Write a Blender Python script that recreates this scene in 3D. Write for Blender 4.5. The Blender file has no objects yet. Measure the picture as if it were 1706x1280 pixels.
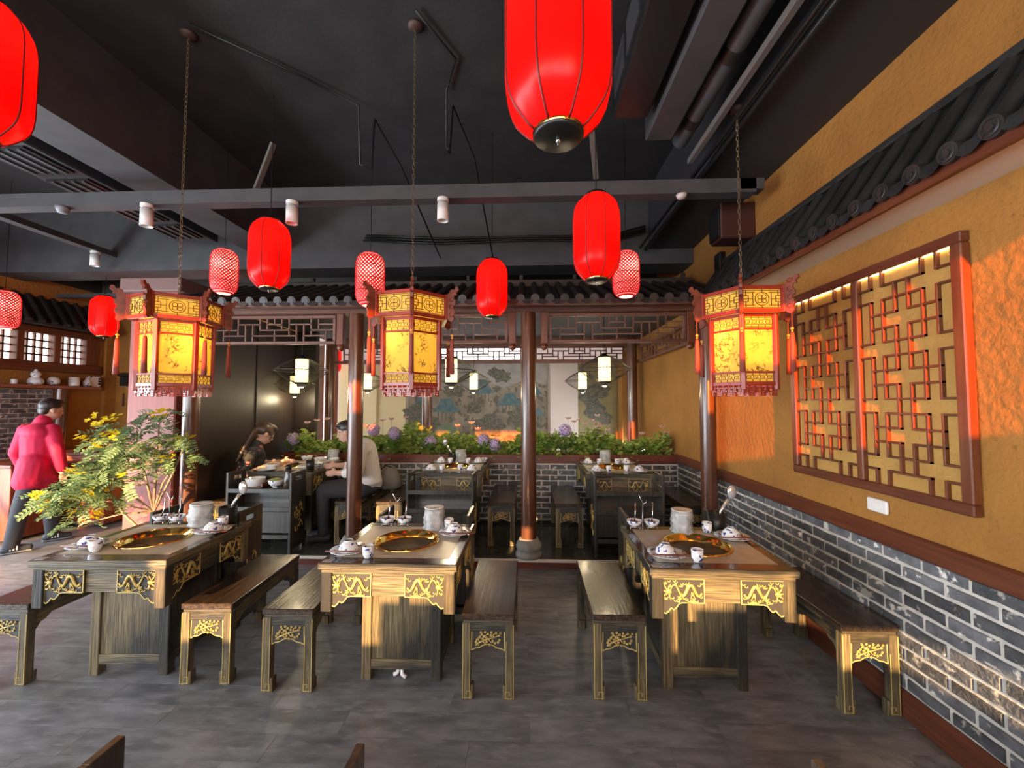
import bpy, math, random
from mathutils import Vector, Matrix, Euler
R = random.Random(7)
PI = math.pi
S = bpy.context.scene
COL = S.collection

# ------------------------------------------------------------------ camera
F = 680.0
cam = bpy.data.cameras.new('camera'); camo = bpy.data.objects.new('camera', cam); COL.objects.link(camo)
cam.sensor_width = 36; cam.lens = F / 1706 * 36; cam.clip_start = .02; cam.clip_end = 200
camo.location = (0, 0, 1.55)
yaw = math.atan(27.5 / F); pit = math.atan(31.5 / math.hypot(F, 27.5))
camo.rotation_euler = (PI / 2 + pit, 0, yaw)
S.camera = camo
# ------------------------------------------------------------------ world, sun, exposure
S.view_settings.view_transform = 'Standard'; S.view_settings.look = 'None'
S.view_settings.gamma = 1; S.view_settings.use_curve_mapping = False
S.view_settings.exposure = 0.62
W = bpy.data.worlds.new('world'); S.world = W; W.use_nodes = True
bg = W.node_tree.nodes['Background']; bg.inputs[0].default_value = (.82, .91, 1, 1); bg.inputs[1].default_value = 12.0
S.cycles.max_bounces = 6; S.cycles.diffuse_bounces = 3; S.cycles.glossy_bounces = 3; S.cycles.transmission_bounces = 4; S.cycles.transparent_max_bounces = 6; S.cycles.use_adaptive_sampling = True; S.cycles.adaptive_threshold = .02; S.cycles.sample_clamp_indirect = 6; S.cycles.caustics_reflective = False; S.cycles.caustics_refractive = False
SUNDIR = Vector((.15, 1, -.19)).normalized()
sun = bpy.data.lights.new('sun', 'SUN'); sun.energy = 13; sun.color = (1, .60, .27); sun.angle = .009
suno = bpy.data.objects.new('sun', sun); COL.objects.link(suno)
suno.rotation_euler = SUNDIR.to_track_quat('-Z', 'Y').to_euler()

# ------------------------------------------------------------------ builder
class B:
    def __init__(s): s.v = []; s.f = []; s.sm = []
    def add(s, vs, fs, smooth=False, M=None):
        o = len(s.v)
        s.v += [tuple(M @ Vector(v)) if M else tuple(v) for v in vs]
        for f in fs: s.f.append([i + o for i in f]); s.sm.append(smooth)
        return s
    def box(s, x0, x1, y0, y1, z0, z1, bev=0, M=None):
        if x0 > x1: x0, x1 = x1, x0
        if y0 > y1: y0, y1 = y1, y0
        if z0 > z1: z0, z1 = z1, z0
        if bev <= 0:
            return s.add([(x0,y0,z0),(x1,y0,z0),(x1,y1,z0),(x0,y1,z0),(x0,y0,z1),(x1,y0,z1),(x1,y1,z1),(x0,y1,z1)],
                [(0,3,2,1),(4,5,6,7),(0,1,5,4),(1,2,6,5),(2,3,7,6),(3,0,4,7)], False, M)
        b = min(bev, (x1-x0)*.45, (y1-y0)*.45, (z1-z0)*.45)
        v = []; idx = {}
        for a in (0,1):
            for c in (0,1):
                for d in (0,1):
                    X = (x0,x1)[a]; Y = (y0,y1)[c]; Z = (z0,z1)[d]; sx = (1,-1)[a]; sy = (1,-1)[c]; sz = (1,-1)[d]
                    for k, q in enumerate(((X,Y+sy*b,Z+sz*b),(X+sx*b,Y,Z+sz*b),(X+sx*b,Y+sy*b,Z))):
                        idx[a,c,d,k] = len(v); v.append(q)
        fs = []
        ring = [(0,0),(1,0),(1,1),(0,1)]
        for a in (0,1): fs.append([idx[a,c,d,0] for c,d in (ring if a else ring[::-1])])
        for c in (0,1): fs.append([idx[a,c,d,1] for a,d in (ring[::-1] if c else ring)])
        for d in (0,1): fs.append([idx[a,c,d,2] for a,c in (ring if d else ring[::-1])])
        for a in (0,1):
            for c in (0,1): fs.append([idx[a,c,0,0],idx[a,c,0,1],idx[a,c,1,1],idx[a,c,1,0]][::(1 if a==c else -1)])
            for d in (0,1): fs.append([idx[a,0,d,0],idx[a,0,d,2],idx[a,1,d,2],idx[a,1,d,0]][::(-1 if a==d else 1)])
        for c in (0,1):
            for d in (0,1): fs.append([idx[0,c,d,1],idx[0,c,d,2],idx[1,c,d,2],idx[1,c,d,1]][::(1 if c==d else -1)])
        for a in (0,1):
            for c in (0,1):
                for d in (0,1): fs.append([idx[a,c,d,k] for k in ((0,1,2) if (a+c+d)%2 else (0,2,1))])
        return s.add(v, fs, False, M)
    def lathe(s, prof, n=20, c=(0,0,0), M=None, smooth=True, ph=0, lob=None):
        v = []; fs = []; m = len(prof)
        for i in range(n):
            a = 2*PI*i/n + ph
            for r, z in prof:
                q = r*(lob(a) if lob else 1)
                v.append((c[0]+q*math.cos(a), c[1]+q*math.sin(a), c[2]+z))
        for i in range(n):
            j = (i+1) % n
            for k in range(m-1):
                f = [i*m+k, j*m+k, j*m+k+1, i*m+k+1]
                if prof[k][0] < 1e-6: f = [i*m+k, j*m+k+1, i*m+k+1]
                elif prof[k+1][0] < 1e-6: f = [i*m+k, j*m+k, i*m+k+1]
                fs.append(f)
        return s.add(v, fs, smooth, M)
    def cyl(s, p0, p1, r0, r1=None, n=12, caps=True, smooth=True, M=None):
        r1 = r0 if r1 is None else r1
        p0 = Vector(p0); p1 = Vector(p1); d = p1-p0
        q = d.to_track_quat('Z', 'Y').to_matrix()
        v = []; fs = []
        for i in range(n):
            a = 2*PI*i/n; u = Vector((math.cos(a), math.sin(a), 0))
            v.append(p0+q@(u*r0)); v.append(p1+q@(u*r1))
        for i in range(n):
            j = (i+1) % n; fs.append([2*i, 2*j, 2*j+1, 2*i+1])
        s.add(v, fs, smooth, M)
        if caps:
            s.add([v[2*i] for i in range(n)][::-1], [list(range(n))], False, M); s.add([v[2*i+1] for i in range(n)], [list(range(n))], False, M)
        return s
    def tube(s, pts, r, n=5, M=None, caps=True):
        pts = [Vector(p) for p in pts]; m = len(pts); rr = r if isinstance(r, (list, tuple)) else [r]*m
        v = []; fs = []; ref = None
        for i, p in enumerate(pts):
            t = (pts[min(i+1, m-1)]-pts[max(i-1, 0)])
            if t.length < 1e-9: t = Vector((0,0,1))
            t.normalize()
            if ref is None: ref = t.orthogonal().normalized()
            ref = (ref - t*ref.dot(t))
            ref = ref.normalized() if ref.length > 1e-6 else t.orthogonal().normalized()
            bi = t.cross(ref)
            for k in range(n):
                a = 2*PI*k/n; v.append(p+(ref*math.cos(a)+bi*math.sin(a))*rr[i])
        for i in range(m-1):
            for k in range(n):
                l = (k+1) % n; fs.append([i*n+k, i*n+l, (i+1)*n+l, (i+1)*n+k])
        if caps: fs.append(list(range(n))[::-1]); fs.append([(m-1)*n+k for k in range(n)])
        return s.add(v, fs, n > 4, M)
    def prism(s, poly, t0, t1, plane='xz', M=None):
        n = len(poly)
        def P(p, t): return (p[0], t, p[1]) if plane == 'xz' else (t, p[0], p[1]) if plane == 'yz' else (p[0], p[1], t)
        v = [P(p, t0) for p in poly]+[P(p, t1) for p in poly]
        fs = [list(range(n)), list(range(n, 2*n))[::-1]]+[[i, n+i, n+(i+1)%n, (i+1)%n] for i in range(n)]
        return s.add(v, fs, False, M)
    def sph(s, c, r, n=12, m=8, M=None):
        r = (r, r, r) if not isinstance(r, (tuple, list)) else r
        prof = [(math.sin(PI*k/m), -math.cos(PI*k/m)) for k in range(m+1)]
        prof[0] = (0, -1); prof[-1] = (0, 1)
        T = Matrix.Translation(c) @ Matrix.Diagonal((r[0], r[1], r[2], 1))
        return s.lathe(prof, n, M=(M @ T) if M else T)
    def mesh(s, name, mat):
        me = bpy.data.meshes.new(name); me.from_pydata(s.v, [], s.f); me.update()
        me.polygons.foreach_set('use_smooth', s.sm)
        if mat: me.materials.append(mat)
        import bmesh
        bm = bmesh.new(); bm.from_mesh(me); bmesh.ops.recalc_face_normals(bm, faces=bm.faces); bm.to_mesh(me); bm.free()
        return me
    def obj(s, name, mat, parent=None, loc=None, rot=None): return ob(name, s.mesh(name, mat), parent, loc, rot)

def ob(name, me, parent=None, loc=None, rot=None):
    o = bpy.data.objects.new(name, me); COL.objects.link(o)
    if loc: o.location = loc
    if rot: o.rotation_euler = rot
    if parent: o.parent = parent
    return o
def tag(o, label=None, cat=None, group=None, kind=None):
    if label: o['label'] = label
    if cat: o['category'] = cat
    if group: o['group'] = group
    if kind: o['kind'] = kind
    return o
def empty(name, loc, rz=0, label=None, cat=None, group=None):
    o = bpy.data.objects.new(name, None); COL.objects.link(o); o.empty_display_size = .1
    o.location = loc; o.rotation_euler = (0, 0, rz)
    return tag(o, label, cat, group)
def copy_tree(src, parent=None):
    c = src.copy(); COL.objects.link(c)
    if parent: c.parent = parent
    for ch in src.children: copy_tree(ch, c)
    return c
def inst(src, loc, rz=0, label=None, group=None, first=False, scale=None):
    o = src if first else copy_tree(src)
    o.location = loc; o.rotation_euler = (0, 0, rz)
    if scale: o.scale = scale
    return tag(o, label, None, group)
def struct(b, name, mat, **k): return tag(b.obj(name, mat, **k), kind='structure')

# ------------------------------------------------------------------ materials
def mk(name, col, rough=.5, metal=0, col2=None, scale=6, st=(1,1,1), ramp=(.4,.65), bump=0, bscale=30, rnd=0, emis=None, es=0,
       coat=0, detail=5, spec=.5, transl=0, col3=None, s3=3, r3=(.55,.62), transm=0, alpha=1, bst=None, ink=None, st3=None):
    m = bpy.data.materials.new(name); m.use_nodes = True; nt = m.node_tree; N = nt.nodes; Lk = nt.links
    p = N['Principled BSDF']; out = N['Material Output']
    c4 = lambda c: (c[0], c[1], c[2], 1)
    p.inputs['Base Color'].default_value = c4(col); p.inputs['Roughness'].default_value = rough; p.inputs['Metallic'].default_value = metal
    p.inputs['Specular IOR Level'].default_value = spec; p.inputs['Coat Weight'].default_value = coat; p.inputs['Coat Roughness'].default_value = .12
    p.inputs['Transmission Weight'].default_value = transm; p.inputs['Alpha'].default_value = alpha
    if emis: p.inputs['Emission Color'].default_value = c4(emis); p.inputs['Emission Strength'].default_value = es
    tc = N.new('ShaderNodeTexCoord'); last = None
    def noise(sc, stv, det=detail, off=None):
        mp = N.new('ShaderNodeMapping'); mp.inputs['Scale'].default_value = stv; Lk.new(tc.outputs['Object'], mp.inputs[0])
        if rnd:
            oi = N.new('ShaderNodeObjectInfo'); vm = N.new('ShaderNodeMath'); vm.operation = 'MULTIPLY'; vm.inputs[1].default_value = 37.
            Lk.new(oi.outputs['Random'], vm.inputs[0]); Lk.new(vm.outputs[0], mp.inputs['Location'])
        n = N.new('ShaderNodeTexNoise'); n.inputs['Scale'].default_value = sc; n.inputs['Detail'].default_value = det; Lk.new(mp.outputs[0], n.inputs['Vector'])
        return n.outputs['Fac']
    def rampn(fac, lo, hi):
        r = N.new('ShaderNodeMapRange'); r.inputs[1].default_value = lo; r.inputs[2].default_value = hi; Lk.new(fac, r.inputs[0]); return r.outputs[0]
    def mix(fac, a, b, mode='MIX'):
        x = N.new('ShaderNodeMix'); x.data_type = 'RGBA'; x.blend_type = mode
        if hasattr(fac, 'node'): Lk.new(fac, x.inputs[0])
        else: x.inputs[0].default_value = fac
        for i, q in ((6, a), (7, b)):
            if hasattr(q, 'node'): Lk.new(q, x.inputs[i])
            else: x.inputs[i].default_value = c4(q)
        return x.outputs[2]
    if col2: last = mix(rampn(noise(scale, st), *ramp), col, col2)
    if col3: last = mix(rampn(noise(s3, st3 or (st if bst is None else (1,1,1))), *r3), last if last else col, col3)
    if ink:
        a1 = N.new('ShaderNodeMath'); a1.operation = 'SUBTRACT'; a1.inputs[1].default_value = .5; Lk.new(noise(ink[1], (1,1,1), 6), a1.inputs[0])
        a2 = N.new('ShaderNodeMath'); a2.operation = 'ABSOLUTE'; Lk.new(a1.outputs[0], a2.inputs[0])
        ln = rampn(a2.outputs[0], .035, .012); bl = rampn(noise(ink[2], (1,1,1), 2), .43, .54)
        a3 = N.new('ShaderNodeMath'); a3.operation = 'MULTIPLY'; Lk.new(ln, a3.inputs[0]); Lk.new(bl, a3.inputs[1])
        last = mix(a3.outputs[0], last if last else col, ink[0])
    if rnd:
        oi = N.new('ShaderNodeObjectInfo'); mr = N.new('ShaderNodeMapRange'); mr.inputs[3].default_value = 1-rnd; mr.inputs[4].default_value = 1+rnd
        Lk.new(oi.outputs['Random'], mr.inputs[0])
        vm = N.new('ShaderNodeVectorMath'); vm.operation = 'SCALE'; Lk.new(mr.outputs[0], vm.inputs['Scale'])
        if last: Lk.new(last, vm.inputs[0])
        else: vm.inputs[0].default_value = col
        last = vm.outputs[0]
    if last: Lk.new(last, p.inputs['Base Color'])
    if bump:
        b = N.new('ShaderNodeBump'); b.inputs['Strength'].default_value = bump; b.inputs['Distance'].default_value = .01
        Lk.new(noise(bscale, bst or st), b.inputs['Height']); Lk.new(b.outputs[0], p.inputs['Normal'])
    if transl:
        t = N.new('ShaderNodeBsdfTranslucent'); t.inputs[0].default_value = c4(col)
        if last: Lk.new(last, t.inputs[0])
        x = N.new('ShaderNodeMixShader'); x.inputs[0].default_value = transl
        Lk.new(p.outputs[0], x.inputs[1]); Lk.new(t.outputs[0], x.inputs[2]); Lk.new(x.outputs[0], out.inputs[0])
    m['nt'] = 1
    return m
GX, GY, GZ = (2, 28, 28), (28, 2, 28), (28, 28, 2)
OLD1, OLD2, OLD3 = (.19, .148, .076), (.062, .048, .027), (.02, .018, .014)
def oldwood(n, st): return mk(n, OLD1, .45, 0, OLD2, 1.0, st, (.38,.62), .5, 1.2, 0, col3=OLD3, s3=4.5, r3=(.46,.60), st3=tuple(1 if q > 9 else .35 for q in st), detail=8)
woodX = oldwood('weathered_wood_x', (5, 110, 110)); woodY = oldwood('weathered_wood_y', (110, 5, 110)); woodZ = oldwood('weathered_wood_z', (110, 110, 5))
topY = mk('dark_polished_wood_y', (.028,.018,.012), .27, 0, (.08,.048,.026), 1.1, (60,3,60), (.42,.72), .2, 1.2, coat=.15, detail=8)
topX = mk('dark_polished_wood_x', (.035,.022,.015), .18, 0, (.08,.045,.025), 1.2, GX, (.4,.75), .05, 2, coat=.5)
darkZ = mk('dark_stained_wood', (.03,.028,.024), .28, 0, (.07,.062,.05), 1.4, GZ, (.4,.75), .1, 2, coat=.2)
gold = mk('gold_leaf', (.58,.42,.13), .45, .3, (.36,.25,.07), 40, bump=.2, bscale=90)
goldline = mk('gold_paint_line', (.55,.42,.15), .45, .15)
carveback = mk('carving_ground', (.035,.032,.028), .5)
brass = mk('polished_brass', (.78,.5,.13), .13, 1.0)
potin = mk('pot_inside', (.16,.08,.025), .3, .6, (.09,.04,.015), 9)
stone = mk('beige_stone', (.5,.44,.33), .28, 0, (.42,.36,.27), 12)
mahog = mk('mahogany', (.15,.035,.016), .4, 0, (.085,.02,.01), 1.5, GX, (.35,.7))
mahogY = mk('mahogany_y', (.14,.042,.018), .4, 0, (.085,.02,.01), 1.5, GY, (.35,.7))
mahogZ = mk('mahogany_z', (.17,.055,.022), .38, 0, (.11,.026,.012), 1.5, GZ, (.35,.7))
lint = mk('lintel_wood', (.17,.07,.045), .42, 0, (.10,.04,.026), 1.6, GX, (.35,.7))
colm = mk('lacquered_column', (.13,.05,.024), .26, 0, (.07,.025,.013), 1.4, (20,20,1.5), (.35,.7), coat=.3)
plaster = mk('ochre_plaster', (.37,.168,.03), .85, 0, (.285,.125,.022), 3, ramp=(.3,.7), bump=.9, bscale=30, col3=(.24,.11,.018), s3=38, r3=(.62,.72))
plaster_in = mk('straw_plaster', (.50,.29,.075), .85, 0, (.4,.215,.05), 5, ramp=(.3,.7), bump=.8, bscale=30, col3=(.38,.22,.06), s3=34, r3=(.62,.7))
whiteband = mk('white_paint', (.72,.66,.58), .6)
mortar = mk('pale_mortar', (.7,.67,.6), .9, 0, (.55,.53,.48), 20, bump=.4, bscale=60)
brickm = mk('grey_brick', (.15,.155,.165), .8, 0, (.075,.078,.085), 14, ramp=(.35,.65), bump=.8, bscale=70, rnd=.5, col3=(.6,.58,.53), s3=17, r3=(.60,.66), detail=7)
floorm = mk('slate_vinyl', (.24,.246,.26), .34, 0, (.12,.124,.132), 5, (1,3,1), (.34,.66), .06, 40, .1, col3=(.29,.29,.29), s3=9, r3=(.55,.75), detail=8)
floorb = mk('floor_base', (.2,.2,.203), .38, 0, (.14,.14,.143), 3, (1,4,1))
platm = mk('platform_tile', (.075,.08,.07), .16, 0, (.05,.053,.048), 3, (1,3,1), rnd=.15)
black = mk('ceiling_black', (.021,.020,.021), .7, 0, (.03,.029,.03), 4, bump=.2, bscale=20)
beamg = mk('beam_dark_grey', (.058,.058,.062), .6, 0, (.044,.044,.048), 5)
beamd = mk('beam_charcoal', (.03,.03,.034), .6)
roofm = mk('roof_tile', (.02,.017,.016), .5, 0, (.032,.026,.022), 9, bump=.2, bscale=40, rnd=.2)
roofw = mk('roof_tile_dark', (.017,.017,.017), .45, 0, (.027,.027,.027), 9, bump=.2, bscale=40, rnd=.2)
blackm = mk('black_metal', (.015,.015,.015), .35, .3)
wire = mk('wire_dark', (.07,.06,.045), .4, .3)
steel = mk('steel', (.6,.6,.6), .2, 1)
chainm = mk('brass_chain', (.2,.15,.09), .4, .7)
white = mk('white_plastic', (.8,.78,.75), .4)
china = mk('white_porcelain', (.82,.82,.8), .12, coat=.5)
chinab = mk('blue_white_porcelain', (.78,.79,.8), .12, 0, (.78,.79,.8), 4, col3=(.04,.06,.26), s3=42, r3=(.58,.60), coat=.5)
plastic = mk('clear_wrap', (.62,.62,.6), .22, 0, (.42,.42,.4), 26, bump=1.0, bscale=30, transl=.3)
chops = mk('chopstick_red_brown', (.18,.06,.04), .4)
redw = mk('red_painted_pillar', (.32,.08,.06), .55, 0, (.26,.062,.05), 1.5, GZ)
counterm = mk('counter_red_wood', (.26,.06,.03), .4, 0, (.18,.04,.02), 1.5, GZ)
darkpan = mk('dark_brown_panel', (.022,.014,.010), .45, 0, (.03,.02,.014), 1.5, GZ)
redfab = mk('red_lantern_fabric', (.8,.006,.005), .3, emis=(1,.0,.0), es=.3, transl=.5, spec=.35)
redrib = mk('dark_red_seam', (.16,.004,.004), .5)
weave = mk('red_weave', (.5,.004,.012), .5, emis=(1,.0,.015), es=.22)
linerm = mk('woven_liner', (.95,.5,.45), .6, emis=(1,.42,.36), es=.8, transl=.6)
bulbm = mk('bulb', (1,.9,.7), .5, emis=(1,.82,.5), es=40)
diffm = mk('lamp_diffuser', (1,.9,.7), .5, emis=(1,.8,.45), es=2.2)
paper = mk('yellow_silk', (.97,.78,.2), .7, emis=(1,.7,.12), es=.5, transl=.75)
paperink = mk('painted_silk', (.97,.8,.24), .7, 0, (.97,.8,.24), 3, emis=(1,.7,.12), es=.3, transl=.75, ink=((.10,.04,.004), 32, 11))
lanwood = mk('lantern_red_wood', (.34,.03,.014), .35, 0, (.22,.018,.01), 4, coat=.3)
lanfret = mk('fret_dark', (.09,.025,.01), .5)
tasselm = mk('tassel_silk', (.28,.06,.04), .7, 0, (.18,.035,.025), 3, (60,60,2))
bead = mk('amber_bead', (.7,.35,.06), .3)
shadeY = mk('pale_lamp_shade', (1,.93,.6), .6, emis=(1,.86,.40), es=1.5)
redcloth = mk('crimson_jacket', (.58,.008,.06), .75, 0, (.45,.005,.045), 7, bump=.4, bscale=10)
skin = mk('skin', (.58,.34,.24), .5)
hairm = mk('dark_hair', (.018,.013,.01), .4, 0, (.035,.024,.018), 30, (1,1,.3))
trousm = mk('dark_trousers', (.035,.035,.042), .8, 0, (.025,.025,.03), 8, bump=.4, bscale=9)
shirtw = mk('white_shirt', (.72,.7,.68), .75, bump=.5, bscale=9)
shirtb = mk('black_floral_tee', (.02,.02,.022), .8, col2=(.02,.02,.022), col3=(.45,.12,.1), s3=11, r3=(.67,.69), bst=(1,1,1), bump=.3, bscale=12)
shoem = mk('dark_shoe', (.05,.055,.065), .6)
leafm = mk('green_leaf', (.13,.26,.06), .5, rnd=.45, transl=.25)
leafp = mk('cassia_leaf', (.19,.29,.14), .5, rnd=.4, transl=.3)
leafq = mk('planter_leaf', (.19,.31,.05), .5, 0, (.36,.42,.09), 9, transl=.3)
yelf = mk('yellow_petal', (.8,.62,.02), .6, transl=.3)
purf = mk('lilac_petal', (.46,.34,.6), .6, 0, (.62,.5,.7), 40, transl=.2)
pinkf = mk('pink_petal', (.8,.55,.52), .6, transl=.3)
bark = mk('pale_bark', (.36,.27,.18), .8, 0, (.24,.17,.11), 20)
stemm = mk('green_stem', (.12,.18,.05), .6)
greybag = mk('grey_canvas', (.22,.2,.18), .85, bump=.4, bscale=20)
stonebase = mk('carved_stone', (.3,.3,.28), .7, 0, (.22,.22,.2), 12, bump=.3, bscale=30)
glowwin = mk('frosted_daylight_pane', (.9,.9,.92), .6, emis=(1,.95,.97), es=2.2)
dimwin = mk('frosted_dim_pane', (.6,.52,.5), .6, emis=(.8,.62,.6), es=.3)

# ================================================================== STRUCTURE
XR, YB, XL, YF, ZC = 1.86, 5.2, -6.5, -2.6, 3.95
fl = struct(B().box(-6.7, 2.0, YF-.1, 8.2, -.1, -.004), 'floor', floorb)
pl = B().box(0, .9005, 0, .1528, -.004, .001, .0004).mesh('floor_plank', floorm)
for r in range(19):
    y = 1.02+r*.1535; off = R.uniform(0, .9); x = 1.86
    x -= off
    if off > .1:
        o = ob('floor_plank', pl, fl, (x, y, 0)); o.scale = (off/.9-.001, 1, 1)
    while x > -4.3-.6*(r > 8):
        x -= .9015; ob('floor_plank', pl, fl, (x, y, 0))
plat = struct(B().box(-3.5, 1.86, 3.9, YB, -.003, .078), 'floor_platform', mahog)
pt = B().box(0, .448, 0, .3, .078, .09, .002).mesh('platform_tile', platm)
for r in range(5):
    for c in range(12):
        if r*.302+3.9 < 5.15: ob('platform_tile', pt, plat, (1.858-(c+1)*.4495+(.2 if r % 2 else 0)*0, 3.9+r*.302 if r < 4 else 4.9, 0))
B().box(-3.5, 1.86, 3.885, 3.90, .062, .09, .003).obj('platform_nosing', whiteband, plat)
# right wall ------------------------------------------------------
wr = struct(B().box(XR, XR+.15, YF, 8.2, .8, ZC), 'wall_right', plaster)
B().box(XR, XR+.15, YF, YB+.3, 0, .8).obj('mortar_bed', mortar, wr)
def brick_mesh(l, h=.058, seed=0):
    rr = random.Random(seed); b = B()
    n = 4; w = [(-l/2+l*i/n) for i in range(n+1)]
    top = [h/2+rr.uniform(-.004, .002) for _ in w]; bot = [-h/2+rr.uniform(-.002, .004) for _ in w]
    v = []
    for i, x in enumerate(w): v += [(x, 0, bot[i]), (x, 0, top[i]), (x+(.004 if i == 0 else -.004 if i == n else 0), -.009, bot[i]+.004), (x+(.004 if i == 0 else -.004 if i == n else 0), -.009, top[i]-.004)]
    f = []
    for i in range(n):
        a = 4*i; c = a+4
        f += [(a+2, c+2, c+3, a+3), (a+1, a+3, c+3, c+1), (a, c, c+2, a+2)]
    f += [(0, 2, 3, 1), (4*n, 4*n+1, 4*n+3, 4*n+2)]
    return b.add(v, f).mesh('brick', brickm)
BM = [brick_mesh(.2, seed=i) for i in range(5)]
def brick_field(parent, u0, u1, z0, z1, place, L=.213, H=.0682):
    r = 0; z = z0
    while z+H <= z1+.02:
        u = u0-(L/2 if r % 2 else 0)
        while u < u1-.03:
            a = max(u, u0); e = min(u+L, u1)
            if e-a > .05:
                loc, rz = place((a+e)/2, z+H/2)
                o = ob('brick', R.choice(BM), parent, loc, (0, 0, rz)); o.scale = ((e-a-.017)/.2, 1, .95)
            u += L
        z += H; r += 1
brick_field(wr, 1.3, YB, .136, .82, lambda u, z: ((XR, u, z), -PI/2))
B().box(XR-.03, XR+.02, YF, YB+.02, .815, .912, .008).obj('dado_rail', mahogY, wr)
tag(B().box(XR-.018, XR, YF, 5.2, 0, .136, .004).obj('baseboard_right', mahogY), kind='structure')
# soffit + projecting tiled eave along the right wall -----------------
sf = struct(B().box(1.64, XR, .2, 3.9, 2.44, 2.465), 'trim_1', whiteband)
B().box(1.615, 1.645, .2, 3.9, 2.425, 2.475, .004).obj('eave_fascia', mahogY, sf)
ev = tag(B().prism([(1.86, 2.47), (1.63, 2.47), (1.86, 2.86)], .2, 4.0, 'xz').obj('wall_eave', roofw), 'dark tiled pent roof eave running along the ochre right wall', 'eave')
A = Vector((1.86, 0, 2.885)); Z = Vector((1.60, 0, 2.50))
tb = B(); tb.cyl(A+Vector((.0, 0, -.02)), Z+Vector((.012, 0, .0)), .03, n=10); tb.cyl(Z+Vector((.03, 0, .002)), Z+Vector((-.012, 0, -.003)), .04, n=16); tb.tube([Z+Vector((-.013, .027*math.cos(q*PI/6), -.003+.027*math.sin(q*PI/6))) for q in range(13)], .004, 4); tb.cyl(Z+Vector((-.01, 0, -.003)), Z+Vector((-.017, 0, -.004)), .013, n=8)
tme = tb.mesh('roof_tile', roofw)
dp = []
for i in range(9):
    t = -1+2*i/8; dp.append((t*.06, -.012-.045*math.cos(t*PI/2)**.7))
db = B()
v = []; f = []
for i, (yy, zz) in enumerate(dp): v += [(1.6, yy, 2.505), (1.588, yy, 2.505+zz)]
for i in range(8): f.append((2*i, 2*i+2, 2*i+3, 2*i+1))
db.add(v, f)
pan = []; pf = []
for i in range(7):
    t = -1+2*i/6; s_ = .03*(1-t*t); d = Vector((-.85, 0, -.53))
    for P0 in (A, Z): pan.append((P0.x+.02, t*.06, P0.z-s_+.0))
for i in range(6): pf.append((2*i, 2*i+2, 2*i+3, 2*i+1))
db.add(pan, pf, True)
dme = db.mesh('drip_tile', roofw)
for k in range(26):
    y = .25+k*.147
    ob('roof_tile', tme, ev, (0, y, 0)); ob('drip_tile', dme, ev, (0, y+.0735, 0))
B().box(1.80, 1.86, 3.86, 3.98, 2.42, 2.98, .01).obj('end_post', blackm, ev)
B().box(1.82, 1.86, .2, 3.98, 2.855, 2.895, .008).obj('ridge_cap', roofw, ev)
# back planter wall ------------------------------------------------
wb = struct(B().box(-3.25, XR, YB, YB+.12, 0, .789), 'wall_back', mortar)
brick_field(wb, -3.25, XR-.01, .095, .77, lambda u, z: ((u, YB, z), 0))
pb = tag(B().box(-3.2, XR-.02, YB-.02, YB+.02, .79, .9, .006).box(-3.2, XR-.02, YB+.36, YB+.4, .79, .9, .006).box(-3.2, XR-.02, YB, YB+.38, .79, .81).box(-3.2, -3.17, YB, YB+.38, .8, .9).box(1.8, 1.84, YB, YB+.38, .8, .9).obj('planter_box', mahog), 'long mahogany planter trough on top of the grey brick wall', 'planter')
# far back wall, left walls -----------------------------------------
fw_ = struct(B().box(-6.7, 2.0, 8.0, 8.1, 0, ZC), 'wall_far', mk('far_wall_paint', (.5,.43,.36), .7))
struct(B().box(-3.75, -2.42, 7.97, 8.0, 0, 2.3).box(-3.4, -3.0, 7.95, 7.98, .0, 2.1), 'wall_far_panel', mk('pale_yellow_paint', (.62,.5,.27), .7))
struct(B().box(.42, .95, 7.9, 8.0, 0, 2.5), 'wall_far_pier', mk('pale_pier', (.55,.46,.4), .5))
struct(B().box(1.72, 1.86, 7.6, 8.0, 0, 2.5), 'wall_far_return', plaster)
wl = struct(B().box(XL-.15, XL, 3.9, 6.1, 0, 2.02).box(XL-.15, XL, 3.9, 6.1, 2.5, 3.2).box(XL-.15, XL, 5.86, 6.1, 2.0, 2.5).box(XL, XL+.06, 5.95, 6.12, 0, 3.2).box(XL-.15, XL, YF, 3.9, 1.9, 3.2).box(XL-.15, XL, YF, 3.9, 0, .25), 'wall_left', plaster)
B().box(XL-.15, XL, YF, 6.1, 3.2, ZC).obj('upper_wall', beamd, wl)
B().box(XL, XL+.015, 4.2, 5.31, .85, 1.73).obj('mortar_bed', mortar, wl)
brick_field(wl, 4.4, 5.3, .86, 1.74, lambda u, z: ((XL+.015, u, z), PI/2), .18, .062)
B().cyl((XL+.06, 5.37, 0), (XL+.06, 5.37, 1.76), .075, n=16).obj('engaged_column', colm, wl)
struct(B().box(XL, -3.45, 6.12, 6.25, 0, ZC), 'wall_back_left', plaster)
# dark side partition of the pavilion
wp = struct(B().box(-3.5, -3.43, 4.02, 5.9, 0, 2.6), 'wall_partition', darkpan)
for y0, y1 in ((4.05, 4.95), (5.0, 5.88)): B().box(-3.432, -3.415, y0, y1, .1, 2.5, .006).obj('panel', darkpan, wp)
struct(B().box(-3.45, -3.12, 5.85, 5.95, 0, 2.6), 'wall_partition_end', darkpan)
struct(B().box(-3.6, -3.42, 7.0, 7.2, 0, 2.6), 'pillar_far', redw)
struct(B().box(-3.95, -3.65, 7.3, 7.5, 0, 2.6), 'wall_far_brown', mk('brown_wall', (.12,.07,.035), .6))
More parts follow.
